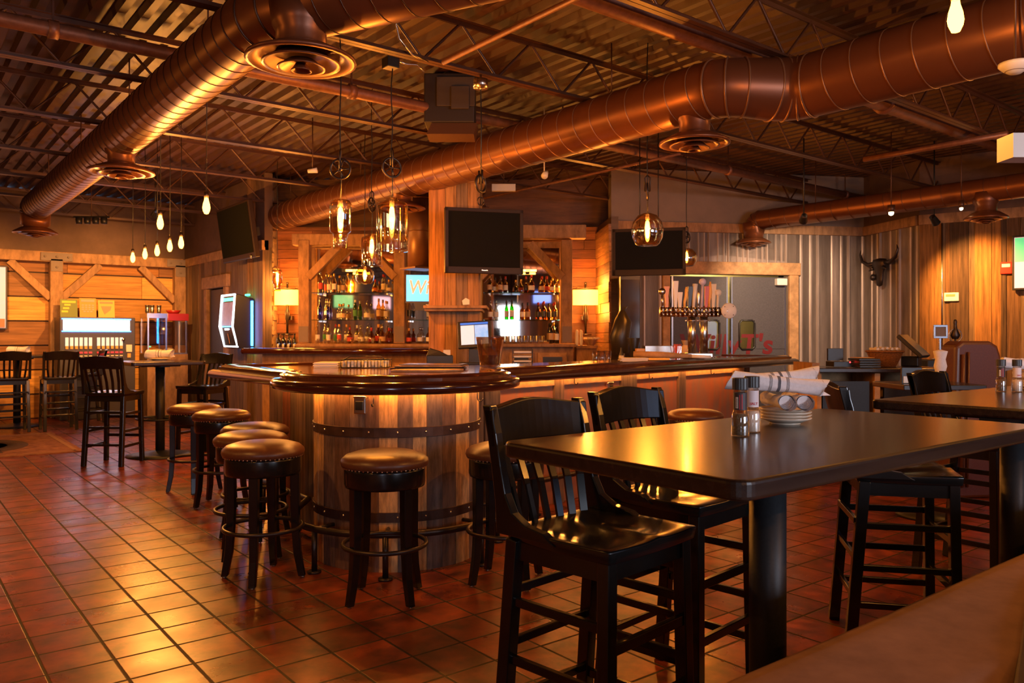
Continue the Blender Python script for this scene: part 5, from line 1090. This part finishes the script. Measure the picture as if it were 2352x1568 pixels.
# ---- bar equipment behind the bar: register, printer, glasses and so on
def stand(px, D, w, d, h, label, m=M_timber):
    x, y = PX(px, D); t = thing('service_counter', label, 'counter', (x, y, 0), YAW); mb = MB(); mb.box((0, 0, h-.02), (w, d, .04)); mb.build('top', m, t, bevel=.005); mb = MB(); mb.box((0, 0, (h-.04)/2), (w-.06, d-.06, h-.04)); mb.build('cabinet', m, t); return t
stand(1085, 8.2, .75, .42, 1.06, 'low service counter at the foot of the wooden column')
stand(1290, 9.3, 1.5, .5, 1.0, 'long service counter between the column and the ice well')
x, y = PX(1090, 8.05); t = thing('register_terminal', 'touch screen register with a bright blue and white display', 'cash register', (x, y, 1.065), YAW)
M = Matrix.Translation((0, .02, .30)) @ Matrix.Rotation(-.28, 4, 'X') @ Matrix.Rotation(-.06, 4, 'Y')
mb = MB(); mb.box((0, 0, 0), (.34, .04, .28), M=M); mb.build('housing', M_blackplastic, t, bevel=.008)
mb = MB(); mb.box((-.07, -.022, -.005), (.135, .004, .20), M=M); mb.build('screen', mat('pale screen half', (.5, .55, .6), .5, emit=(.5, .55, .62), estr=.4), t)
mb = MB(); mb.box((.07, -.022, -.005), (.135, .004, .20), M=M); mb.build('screen', mat('blue screen half', (.1, .35, .7), .5, noise=((8, 8, 8), 0, (.5, .7, .9)), emit=(.10, .32, .68), estr=.45), t)
mb = MB(); mb.box((0, -.021, .113), (.28, .004, .02), M=M); mb.build('screen_bar', mat('blue title bar', (.02, .1, .5), .5, emit=(.02, .12, .5), estr=.5), t)
mb = MB(); mb.box((0, .02, .08), (.12, .1, .16)); mb.box((0, 0, .012), (.3, .22, .024)); mb.build('stand', M_blackplastic, t, bevel=.006)
x, y = PX(1010, 7.93); t = thing('receipt_printer', 'black receipt printer and cash drawer beside the register', 'printer', (x, y, 1.065), YAW+.1); mb = MB(); mb.box((0, 0, .05), (.26, .2, .1)); mb.add([(-.13, -.1, .1), (.08, -.1, .1), (.08, .1, .1), (-.13, .1, .1), (-.10, -.08, .17), (.0, -.08, .14), (.0, .08, .14), (-.10, .08, .17)], [(0, 1, 5, 4), (1, 2, 6, 5), (2, 3, 7, 6), (3, 0, 4, 7), (4, 5, 6, 7)]); mb.build('housing', M_blackplastic, t, bevel=.008); mb = MB(); mb.box((.07, -.02, .125), (.07, .02, .05)); mb.build('paper', M_paper, t)
x, y = PX(1200, 8.9); t = thing('paper_tray', 'black tray stack holding white papers behind the plastic tub', 'tray', (x, y, 1.005), YAW)
for k in range(4): mb = MB(); mb.box((0, 0, .01+k*.05), (.22, .26, .006)); mb.box((-.11, 0, .03+k*.05), (.006, .26, .05)); mb.box((.11, 0, .03+k*.05), (.006, .26, .05)); mb.build('shelf', M_blackplastic, t); mb = MB(); mb.box((0, -.01, .022+k*.05), (.19, .25, .018)); mb.build('papers', M_white, t)
def simple(name, label, cat, px, D, z, f, m, rz=0):
    x, y = PX(px, D); t = thing(name, label, cat, (x, y, z), YAW+rz)
    fs_ = f if isinstance(f, list) else [('body', f, m)]
    for n_, g_, mm in fs_: mb = MB(); g_(mb); mb.build(n_, mm, t, bevel=.003)
    return t
simple('amber_cup', 'square amber plastic cup on the service counter by the taps', 'cup', 1470, 9.1, 1.0, lambda m: m.box((0, 0, .11), (.10, .10, .2), taper=.9), M_copper)
simple('funnel_cup', 'dark flared shaker behind the amber cup', 'shaker', 1456, 9.35, 1.0, lambda m: m.lathe([(.045, 0), (.045, .2), (.075, .33), (.06, .33), (.04, .2)], 16), M_blackplastic)
simple('sauce_bottle', 'slim sauce bottle with pale label left of the shaker', 'bottle', 1427, 9.2, 1.0, [('body', lambda m: m.lathe([(.026, 0), (.028, .02), (.028, .14), (.012, .18), (.012, .22)], 12), M_blackplastic), ('label', lambda m: m.cyl((0, 0, .03), .029, .1, 12), M_paper)], None)
simple('steel_bin', 'brushed steel bin standing left of the beer tower', 'bin', 1520, 9.3, 1.0, lambda m: m.box((0, 0, .16), (.42, .2, .16)), M_steel)
simple('straw_holder', 'holder of red and orange straws left of the beer tower', 'straws', 1556, 9.12, 1.0, [('holder', lambda m: m.lathe([(.03, 0), (.045, .14), (.04, .14), (.028, .01)], 14), G_clear), ('straws', lambda m: [m.tube([(random.uniform(-.02, .02), random.uniform(-.02, .02), .01), (random.uniform(-.05, .05), random.uniform(-.03, .03), .26)], .004, 5) for k in range(14)], mat('red straws', (.75, .10, .05), .4))], None)
simple('sugar_bag', 'clear bag of pale snacks behind the beer tower', 'bag', 1574, 9.6, 1.0, lambda m: m.lathe([(.06, 0), (.075, .08), (.06, .2), (.03, .25), (.05, .3)], 14), mat('pale snack bag', (.6, .4, .22), .5))
simple('hanging_jacket', 'dark shiny apron hanging on a hook before the cooler', 'apron', 1426, 10.25, ZZ(810, 10.8), [('cloth', lambda m: m.tube([(0, 0, .0), (-.02, 0, .2), (.03, 0, .42), (.02, .0, .56)], [.10, .13, .11, .03], 12), mat('black vinyl cloth', (.03, .025, .02), .3)), ('hook', lambda m: m.tube([(.02, 0, .52), (.13, .333, .62)], .01, 6), M_steel)], None)
simple('drink_cooler', 'tall dark glass door cooler beside the flank wall', 'refrigerator', 1446, 10.7, 0, [('cabinet', lambda m: m.box((0, .08, 1.08), (.26, .3, 2.14)), M_blacksat), ('door', lambda m: m.box((0, -.09, 1.1), (.24, .03, 2.0)), mat('dark glossy door', (.03, .02, .018), .12)), ('handle', lambda m: m.tube([(-.09, -.13, .8), (-.09, -.13, 1.5)], .012, 8), M_steel)], None)
simple('napkin_basket', 'shallow wooden bowl of lemons wrapped in paper under the right sconce', 'bowl', 1357, 11.35, 1.22, [('bowl', lambda m: m.lathe([(.05, 0), (.07, .03), (.10, .09), (.09, .09), (.04, .02)], 18), M_timber), ('papers', lambda m: [m.box((random.uniform(-.07, .07), random.uniform(-.05, .05), .10), (.13, .02, .03), rz=random.uniform(0, 3)) for k in range(6)], M_paper)], None)
for i, px in enumerate((1325, 1335)): simple('paper_towel_roll', 'pale tall cup stack, %s of two under the right sconce' % ('left' if i == 0 else 'right'), 'cups', px, 11.3, 1.22, lambda m: m.lathe([(.018, 0), (.025, .05), (.02, .2), (.012, .22)], 12), M_paper)
# ================================================================ LEFT ROOM
# cigarette machine
t = thing('cigarette_machine', 'grey cigarette machine with a bright white lit top panel', 'vending machine', (2.80, YL-.47, 0))
mb = MB(); mb.box((0, 0, .83), (1.12, .5, 1.66)); mb.build('cabinet', mat('grey machine enamel', (.045, .04, .045), .4), t, bevel=.01)
mb = MB(); mb.box((-.02, -.256, 1.53), (.98, .02, .17)); mb.build('lit_panel', M_whiteglow, t)
mb = MB(); mb.box((-.02, -.255, 1.43), (1.02, .016, .012)); mb.box((-.02, -.255, 1.63), (1.02, .016, .012)); mb.build('panel_frame', M_blueglow, t)
for g_ in range(2):
    for k in range(6):
        X0 = -.46+g_*.46+k*.068; mb = MB(); mb.box((X0, -.262, 1.26), (.045, .02, .14)); pk = mb.build('pack', mat('pale packs', (.6, .6, .55), .5, emit=(.55, .55, .5), estr=.35), t)
        mb = MB(); mb.box((X0, -.268, 1.17), (.04, .01, .05)); mb.build('price_tag', M_copper, pk)
        mb = MB(); mb.box((X0, -.262, 1.085), (.042, .02, .022)); mb.build('red_button', mat('lit red button', (.8, .02, .02), .4, emit=(.9, .02, .02), estr=.9), t)
        mb = MB(); mb.box((X0, -.262, 1.03), (.045, .02, .016)); mb.build('label_strip', M_paper, t)
mb = MB(); mb.box((.46, -.262, 1.15), (.09, .02, .12)); mb.build('coin_panel', M_paper, t); mb = MB(); mb.cyl((.37, -.27, 1.27), .03, .05, 12); mb.build('coin_knob', M_steel, t); mb = MB(); mb.box((.46, -.262, 1.03), (.05, .02, .07)); mb.build('sticker', M_copper, t)
cols = [((.16, .20, .04), 'green and yellow', (.7, .55, .05)), ((.72, .30, .06), 'orange printed', (.5, .35, .28)), ((.70, .45, .10), 'yellow bordered', (.55, .25, .12))]
for i, (c, nm, c2) in enumerate(cols):
    t = thing('poster_card', '%s card leaning on top of the cigarette machine' % nm, 'poster', (2.42+i*.28, YL-.43, 1.665), -.03); t.rotation_euler = (-.12, 0, 0); h_ = (.29, .32, .29)[i]; mb = MB(); mb.box((0, 0, h_/2), (.25, .012, h_)); mb.build('card', mat(nm+' card', c, .6), t)
    mb = MB(); mb.box((0, -.008, h_*.86), (.2, .004, h_*.12)); mb.build('title_bar', mat(nm+' title', c2, .6), t); mb = MB()
    if i == 0:
        for k in range(3): mb.box((-.06+.02*k, -.008, .09+k*.055), (.09, .004, .03))
    elif i == 1:
        for r_ in range(4):
            for k in range(4-(r_ > 2)): mb.box((-.075+.05*k+(.025 if r_ > 2 else 0), -.008, .20-r_*.035), (.035, .004, .02))
    else: mb.prism([(-.08, .19), (.08, .19), (.06, .12), (.02, .09), (-.03, .05), (-.06, .12)], 0, .004, M=Matrix.Translation((0, -.006, 0)) @ Matrix.Rotation(PI/2, 4, 'X'))
    mb.build('picture', mat(nm+' picture', c2, .6), t)
# popcorn machine on its stand
t = thing('popcorn_machine', 'glass sided popcorn machine with red header in the corner', 'popcorn machine', (3.86, YL-.55, 0))
mb = MB(); mb.box((0, 0, .52), (.66, .5, 1.04)); mb.build('stand', M_timber, t)
mb = MB()
for sx in (-.31, -.02, .31): 
    for sy in (-.22, .22): mb.box((sx, sy, 1.36), (.025, .025, .64))
mb.box((0, 0, 1.05), (.66, .48, .03)); mb.build('frame', M_steel, t)
mb = MB(); mb.box((0, -.225, 1.36), (.6, .006, .6)); mb.box((-.315, 0, 1.36), (.006, .44, .6)); mb.box((.315, 0, 1.36), (.006, .44, .6)); mb.build('glass_case', G_clear, t)
mb = MB(); mb.box((-.165, 0, 1.70), (.33, .48, .08)); mb.build('top_case', M_steel, t); mb = MB(); mb.box((.17, -.02, 1.68), (.34, .5, .12)); mb.build('red_header', M_red, t); mb = MB(); mb.lathe([(.05, 0), (.12, .02), (.13, .14), (.12, .14)], 18, (0.0, 0, 1.38)); mb.build('kettle', M_steel, t)
mb = MB(); mb.ball((.06, -.1, 1.10), .1, 10, 6, sz=.5); mb.ball((-.12, -.05, 1.09), .12, 10, 6, sz=.4); mb.build('popcorn', M_paper, t)
for i, dx in enumerate((-.13, -.05, .06)):
    t = thing('steel_cup', 'shiny metal cup, %s from the left on top of the popcorn machine' % ORD[i], 'cup', (3.72+dx, YL-.55, 1.742), 0, 'metal cups on the popcorn machine'); mb = MB(); mb.lathe([(.03, 0), (.042, .14), (.038, .14), (.027, .01)], 14); mb.build('cup', M_steel, t); mb = MB(); mb.torus((0, 0, .14), .041, .003, 14, 5); mb.build('lip', M_steel, t)
t = thing('popcorn_bowl', 'flat red paper bowl on top of the popcorn machine', 'bowl', (4.02, YL-.55, 1.742)); mb = MB(); mb.lathe([(.08, 0), (.13, .06), (.125, .06), (.07, .01)], 18); mb.build('bowl', M_red, t)
# jukebox
t = thing('jukebox', 'wall mounted jukebox with white lit outline and blue glow', 'jukebox', (XC-.06, 11.88, 1.17)); J = [(0, 0), (.0, .30), (.0, .8)]
side = [(0, 0), (-.20, .0), (-.24, .04), (-.30, .32), (-.27, .78), (-.24, .8), (0, .74)]
M = Matrix(((1, 0, 0, 0), (0, 0, 1, 0), (0, 1, 0, 0), (0, 0, 0, 1)))
mb = MB(); mb.prism(side, -.29, .29, M=M); mb.build('cabinet', mat('glossy black plastic', (.02, .02, .03), .2), t, bevel=.01)
mb = MB(); mb.tube([(-.235, -.28, .03), (-.31, -.28, .32), (-.275, -.28, .79), (-.275, .28, .79), (-.31, .28, .32), (-.235, .28, .03)], .014, 8, closed=True); mb.build('lit_outline', mat('white lit tube', (1, 1, 1), .4, emit=(.8, .92, 1), estr=3), t)
def jp(mb, y0, y1, z0, z1, off=.004):
    f = lambda z: -(.24+(.30-.24)*(z-.04)/.28) if z < .32 else -(.30-(.03)*(z-.32)/.46)
    mb.add([(f(z0)-off, y0, z0), (f(z0)-off, y1, z0), (f(z1)-off, y1, z1), (f(z1)-off, y0, z1)], [(0, 1, 2, 3)])
mb = MB(); jp(mb, -.24, .24, .34, .68); mb.build('screen', mat('jukebox screen', (.1, .08, .1), .3, noise=((7, 7, 7), 0, (.3, .25, .35)), emit=(.18, .12, .18), estr=.35), t)
mb = MB(); jp(mb, -.22, .22, .70, .745); mb.build('green_header', M_greenglow, t); mb = MB(); jp(mb, -.26, .26, .315, .328, .008); mb.build('blue_line', M_blueglow, t); mb = MB(); jp(mb, -.09, .09, .27, .295, .008); mb.build('logo_light', M_whiteglow, t); mb = MB(); jp(mb, -.015, .015, .07, .22, .006); mb.build('card_slot', M_copper, t)
mb = MB(); mb.box((-.03, -.30, .37), (.03, .02, .66)); mb.box((-.03, .30, .37), (.03, .02, .66)); mb.build('side_light', M_blueglow, t)
mb = MB(); mb.box((-.06, -.2, .79), (.04, .1, .02)); mb.box((-.05, -.25, -.03), (.04, .1, .02)); mb.build('green_light', M_greenglow, t)

# rug
t = thing('area_rug', 'patterned red and cream rug on the left room floor', 'rug', (.95, 11.6, 0))
rugm = mat('rug pattern', (.34, .15, .085), .95, noise=((9, 9, 9), 0, (.12, .035, .02)), bump=.3)
mb = MB(); mb.box((0, 0, .006), (1.85, 2.3, .012)); mb.build('pile', rugm, t); mb = MB(); 
for q_ in (((0, 1.05), (1.7, .05)), ((0, -1.05), (1.7, .05)), ((.85, 0), (.05, 2.15)), ((-.85, 0), (.05, 2.15))): mb.box((*q_[0], .0135), (*q_[1], .002))
mb.build('border', mat('rug border', (.30, .16, .09), .95), t)
mb = MB(); mb.lathe([(.45, .0125), (.45, .0145), (.25, .0145), (.25, .0125)], 30, M=Matrix.Diagonal((1.1, 1.5, 1, 1))); mb.box((.0, .0, .0135), (.3, 1.6, .002)); mb.build('emblem', mat('rug emblem', (.07, .04, .04), .95), t)
# ================================================================ RIGHT SIDE
def onwall(a, b, px, off=.02):
    p = along(a, b, t_on(a, b, px)); d = (Vector(b)-Vector(a)).normalized(); n = Vector((d.y, -d.x)); D = p[0]*CF[0]+p[1]*CF[1]; return (p[0]+n.x*off, p[1]+n.y*off), math.atan2(d.y, d.x), D
(p, ang, D) = onwall(w1b, w2b, 2036, .11); t = thing('bull_head', 'black metal longhorn bull head mounted on the tin wall', 'wall ornament', (*p, ZZ(620, D)), ang)
s_ = 2.1
mb = MB(); mb.lathe([(.001, -.24), (.05, -.22), (.06, -.14), (.07, -.04), (.105, .04), (.13, .10), (.11, .15), (.001, .17)], 14, M=Matrix.Diagonal((1.2, .5, 1, 1))); mb.ball((-.10, -.03, -.1), .05, 8, 6); mb.build('skull', M_darksteel, t)
for s in (-1, 1):
    mb = MB(); mb.tube([(s*.12, 0, .10), (s*.24, -.01, .09), (s*.37, -.02, .15), (s*.42, -.02, .26), (s*.40, -.02, .32)], [.035, .03, .024, .016, .004], 8); mb.build('horn', M_darksteel, t)
    mb = MB(); mb.tube([(s*.11, -.02, .03), (s*.2, -.03, .0)], [.03, .008], 8); mb.build('ear', M_darksteel, t)
(p, ang, D) = onwall(w2b, w3b, 2187, .05); t = thing('thermostat', 'cream thermostat box on the board wall', 'thermostat', (*p, ZZ(682, D)), ang); mb = MB(); mb.box((0, 0, 0), (.17, .04, .11)); mb.build('housing', M_white, t, bevel=.006); mb = MB(); mb.box((-.01, -.022, .02), (.11, .004, .03)); mb.build('display', mat('grey green display', (.2, .22, .12), .4), t)
(p, ang, D) = onwall(w2b, w3b, 2312, .05); t = thing('fire_alarm', 'red fire alarm on the board wall', 'fire alarm', (*p, ZZ(616, D)), ang); mb = MB(); mb.box((0, 0, 0), (.13, .05, .15)); mb.build('housing', M_red, t, bevel=.006); mb = MB(); mb.box((0, -.028, .03), (.09, .01, .04)); mb.build('strobe', M_white, t)
(p, ang, D) = onwall(w2b, w3b, 2412, .13); t = tvscreen('television with a green and pink picture at the right picture edge', (*p, ZZ(665, D)), ang, .78, .68, mat('pink picture', (.6, .3, .3), .5, emit=(.62, .40, .42), estr=.6)); mb = MB(); mb.box((0, -.008, .5), (.72, .004, .3)); mb.build('green_area', mat('green field picture', (.1, .5, .2), .5, emit=(.08, .45, .18), estr=.6), t)
(p, ang, D) = onwall(w2b, w3b, 2165, .05); t = thing('wall_conduit', 'thin metal conduit running up the board wall', 'conduit', (*p, 1.0), ang); mb = MB(); mb.tube([(0, 0, 0), (0, 0, 1.85)], .011, 8); mb.build('tube', M_steel, t)
# host stand
HD = 7.7; x, y = PX(1985, HD); t = thing('host_stand', 'wooden host stand counter at the right with till and basket', 'host stand', (x, y, 0), YAW)
mb = MB(); mb.box((.1, .1, 1.03), (1.25, .62, .04)); mb.build('top', M_table, t, bevel=.006)
mb = MB(); mb.box((.1, .36, .5), (1.2, .03, 1.0)); mb.box((-.50, .1, .5), (.04, .55, 1.0)); mb.box((.70, .1, .5), (.04, .55, 1.0)); mb.box((.05, .08, .5), (.05, .5, 1.0)); mb.build('cabinet', M_timberlight, t)
mb = MB(); mb.box((-.24, -.14, .5), (.44, .03, .85)); mb.build('door', M_blacksat, t); mb = MB(); mb.box((.38, -.14, .5), (.52, .03, .85)); mb.build('door', M_blacksat, t)
mb = MB(); mb.box((-.56, .0, 1.05), (.07, .5, .10)); mb.build('rail_post', M_redwood and M_timber, t)
simple('wicker_basket', 'round wicker basket filled with napkin rolls on the host stand', 'basket', 2032, 7.84, 1.052, [('basket', lambda m: m.lathe([(.10, 0), (.13, .06), (.165, .14), (.17, .16), (.155, .15), (.09, .01)], 22), M_wicker), ('handle', lambda m: m.torus((0, 0, .15), .168, .012, 24, 6), M_wicker)], None)
for i in range(5): x, y = PX(2010+i*10.8, 7.84); napkin('cream napkin roll in the wicker basket, %s from the left' % ORD[i], (x, y, 1.222+.004*(i % 3)), YAW+PI/2, .16, .0165, 0, stripe=False)
simple('card_terminal', 'black phone terminal with a red lamp on the host stand', 'telephone', 1926, 7.75, 1.052, [('base', lambda m: m.box((0, 0, .03), (.17, .2, .05)), M_blackplastic), ('screen', lambda m: m.box((-.01, .06, .12), (.15, .03, .12)), M_blackplastic), ('red_lamp', lambda m: m.ball((.07, -.1, .05), .007), mat('red led', (1, 0, 0), .4, emit=(1, .02, .02), estr=5))], None)
simple('menu_stack', 'stack of black menus on the host stand before the basket', 'menus', 1985, 7.62, 1.052, [('menus', lambda m: [m.box((random.uniform(-.005, .005), 0, .012+.022*k), (.20, .25, .018)) for k in range(4)], M_blackplastic), ('top_sheet', lambda m: m.box((-.02, 0, .095), (.15, .2, .004)), M_copper)], None)
x, y = PX(2098, 7.97); t = thing('register_terminal', 'dark slanted till screen on the host stand', 'cash register', (x, y, 1.052), YAW+.9); M = Matrix.Translation((0, 0, .2)) @ Matrix.Rotation(-.8, 4, 'X'); mb = MB(); mb.box((0, 0, 0), (.36, .04, .30), M=M); mb.build('screen', M_blackplastic, t, bevel=.008); mb = MB(); mb.box((0, .02, .05), (.16, .16, .10)); mb.build('stand', M_blackplastic, t, bevel=.01)
x, y = PX(2172, 8.65); t = thing('side_cabinet', 'dark side cabinet under the bottle pourer behind the booth', 'cabinet', (x, y, 0), YAW); mb = MB(); mb.box((0, 0, .55), (.6, .4, 1.1)); mb.build('body', M_blacksat, t, bevel=.01); mb = MB(); mb.box((0, -.21, .5), (.5, .02, .9)); mb.build('door', M_blackplastic, t)
simple('picture_frame', 'small silver picture frame behind the till', 'picture frame', 2160, 8.55, 1.1, [('frame', lambda m: [m.box((0, 0, .36), (.15, .02, .025)), m.box((0, 0, .24), (.15, .02, .025)), m.box((-.065, 0, .3), (.02, .02, .12)), m.box((.065, 0, .3), (.02, .02, .12)), m.box((0, .01, .12), (.02, .02, .24)), m.box((0, .02, .006), (.12, .1, .012))], M_steel), ('picture', lambda m: m.box((0, .005, .3), (.11, .005, .1)), M_greywall)], None)
simple('hand_pump', 'dark lever wine opener standing on the side cabinet', 'wine opener', 2194, 8.55, 1.1, [('stand', lambda m: [m.lathe([(.06, 0), (.06, .012), (.01, .02), (.01, .25)], 14), m.lathe([(.03, .22), (.05, .26), (.02, .33), (.015, .38), (.02, .40), (.012, .43)], 12)], M_darksteel), ('frame', lambda m: m.torus((0, 0, .26), .07, .004, 20, 5, axis='Y'), M_steel)], None)
# high backed booth
x, y = PX(2232, 6.75); t = thing('booth', 'high backed brown leather booth seen from behind at the right', 'booth', (x, y, 0), YAW+.15)
mb = MB(); pr = [(-.26, .0), (.22, .0), (.20, 1.18), (.17, 1.27), (.10, 1.31), (-.16, 1.31), (-.22, 1.27)]; M = Matrix(((1, 0, 0, 0), (0, 0, 1, 0), (0, 1, 0, 0), (0, 0, 0, 1))); mb.prism(pr, -.1, .1, M=M); mb.build('backrest', M_leather, t, bevel=.03, seg=3)
mb = MB(); mb.tube([(-.18, -.11, .1), (-.17, -.115, 1.2)], .014, 8); mb.tube([(-.13, -.11, .1), (-.12, -.115, 1.22)], .010, 8); mb.build('piping', M_leather, t)
mb = MB(); mb.box((.0, .25, .3), (.46, .28, .3)); mb.build('seat', M_leather, t, bevel=.03); mb = MB(); mb.box((0, .22, .08), (.44, .3, .16)); mb.build('plinth', M_blacksat, t)
# small items on / behind the second table
simple('napkin_cup', 'white cup stuffed with a white napkin behind the far dark table', 'cup', 2160, 5.9, 1.0, [('cup', lambda m: m.lathe([(.03, 0), (.035, .10), (.03, .10), (.025, .01)], 14), M_white), ('napkin', lambda m: m.lathe([(.03, .07), (.045, .13), (.035, .18), (.05, .24), (.01, .25)], 9), M_cloth)], None)
x, y = PX(2130, 6.0); t = thing('low_table', 'dark table beyond the far chair with a card holder', 'table', (x, y, 0), YAW); mb = MB(); mb.box((0, 0, .98), (.6, .5, .04)); mb.build('tabletop', M_table, t, bevel=.006); mb = MB(); mb.cyl((0, 0, .02), .04, .95, 16); mb.cyl((0, 0, 0), .22, .02, 24); mb.build('column', M_blacksat, t)
simple('card_holder', 'black holder with white card beyond the far chair', 'card holder', 2096, 5.9, 1.0, [('holder', lambda m: m.box((0, .02, .06), (.15, .02, .12)), M_blackplastic), ('card', lambda m: m.box((0, .005, .03), (.13, .004, .05)), M_white)], None)
# thermometer box on rug room etc: coasters on the bar end
for i, (px, D) in enumerate(((1740, 8.6), (1700, 8.3))): simple('coaster', 'round dark coaster, %s on the bar end by the beer tower' % ('right one' if i == 0 else 'left one'), 'coaster', px, D, TB, lambda m: m.cyl((0, 0, 0), .05, .004, 18), M_blackplastic)
# left aisle track light, plus added spots to brighten the board and tin walls
for (x, y, tx, ty, e, lb) in ((-.35, 3.6, 1.1, 4.3, 150, 'black track spotlight over the left aisle'), (3.1, 12.2, 3.0, 15.2, 120, 'added black spotlight brightening the honey boards'), (.6, 12.4, .8, 15.2, 120, 'added black spotlight brightening the left part of the honey boards'), (9.95, 4.4, 11.35, 4.3, 62, 'added black spotlight brightening the board wall'), (8.6, 5.3, 10.5, 6.8, 45, 'added black spotlight brightening the tin wall over the kitchen doors')):
    z = 3.12 if x < 8 else 2.75; t = thing('track_spotlight', lb, 'spotlight', (x, y, z), 0, 'track spotlights'); d = Vector((tx-x, ty-y, (0 if lb.endswith('aisle') else 1.7)-z)).normalized()
    mb = MB(); p0 = Vector((0, 0, 0)); mb.tube([p0-d*.06, p0+d*.04, p0+d*.06], [.035, .045, .05], 14, cap=False); mb.build('housing', M_blackplastic, t); mb = MB(); mb.tube([(0, 0, .03), (0, 0, DECK-z-.02)], .008, 6); mb.build('stem', M_blackplastic, t)
    l = lamp('spot_light', 'SPOT', Vector((x, y, z))+d*.07, e*(.25 if x < 0 else 4.0 if x > 5 else 2.4), (1, .42, .09) if x != 8.6 else (1, .66, .40), .04, angle=1.25, blend=.8); l.rotation_euler = d.to_track_quat('-Z', 'Y').to_euler()
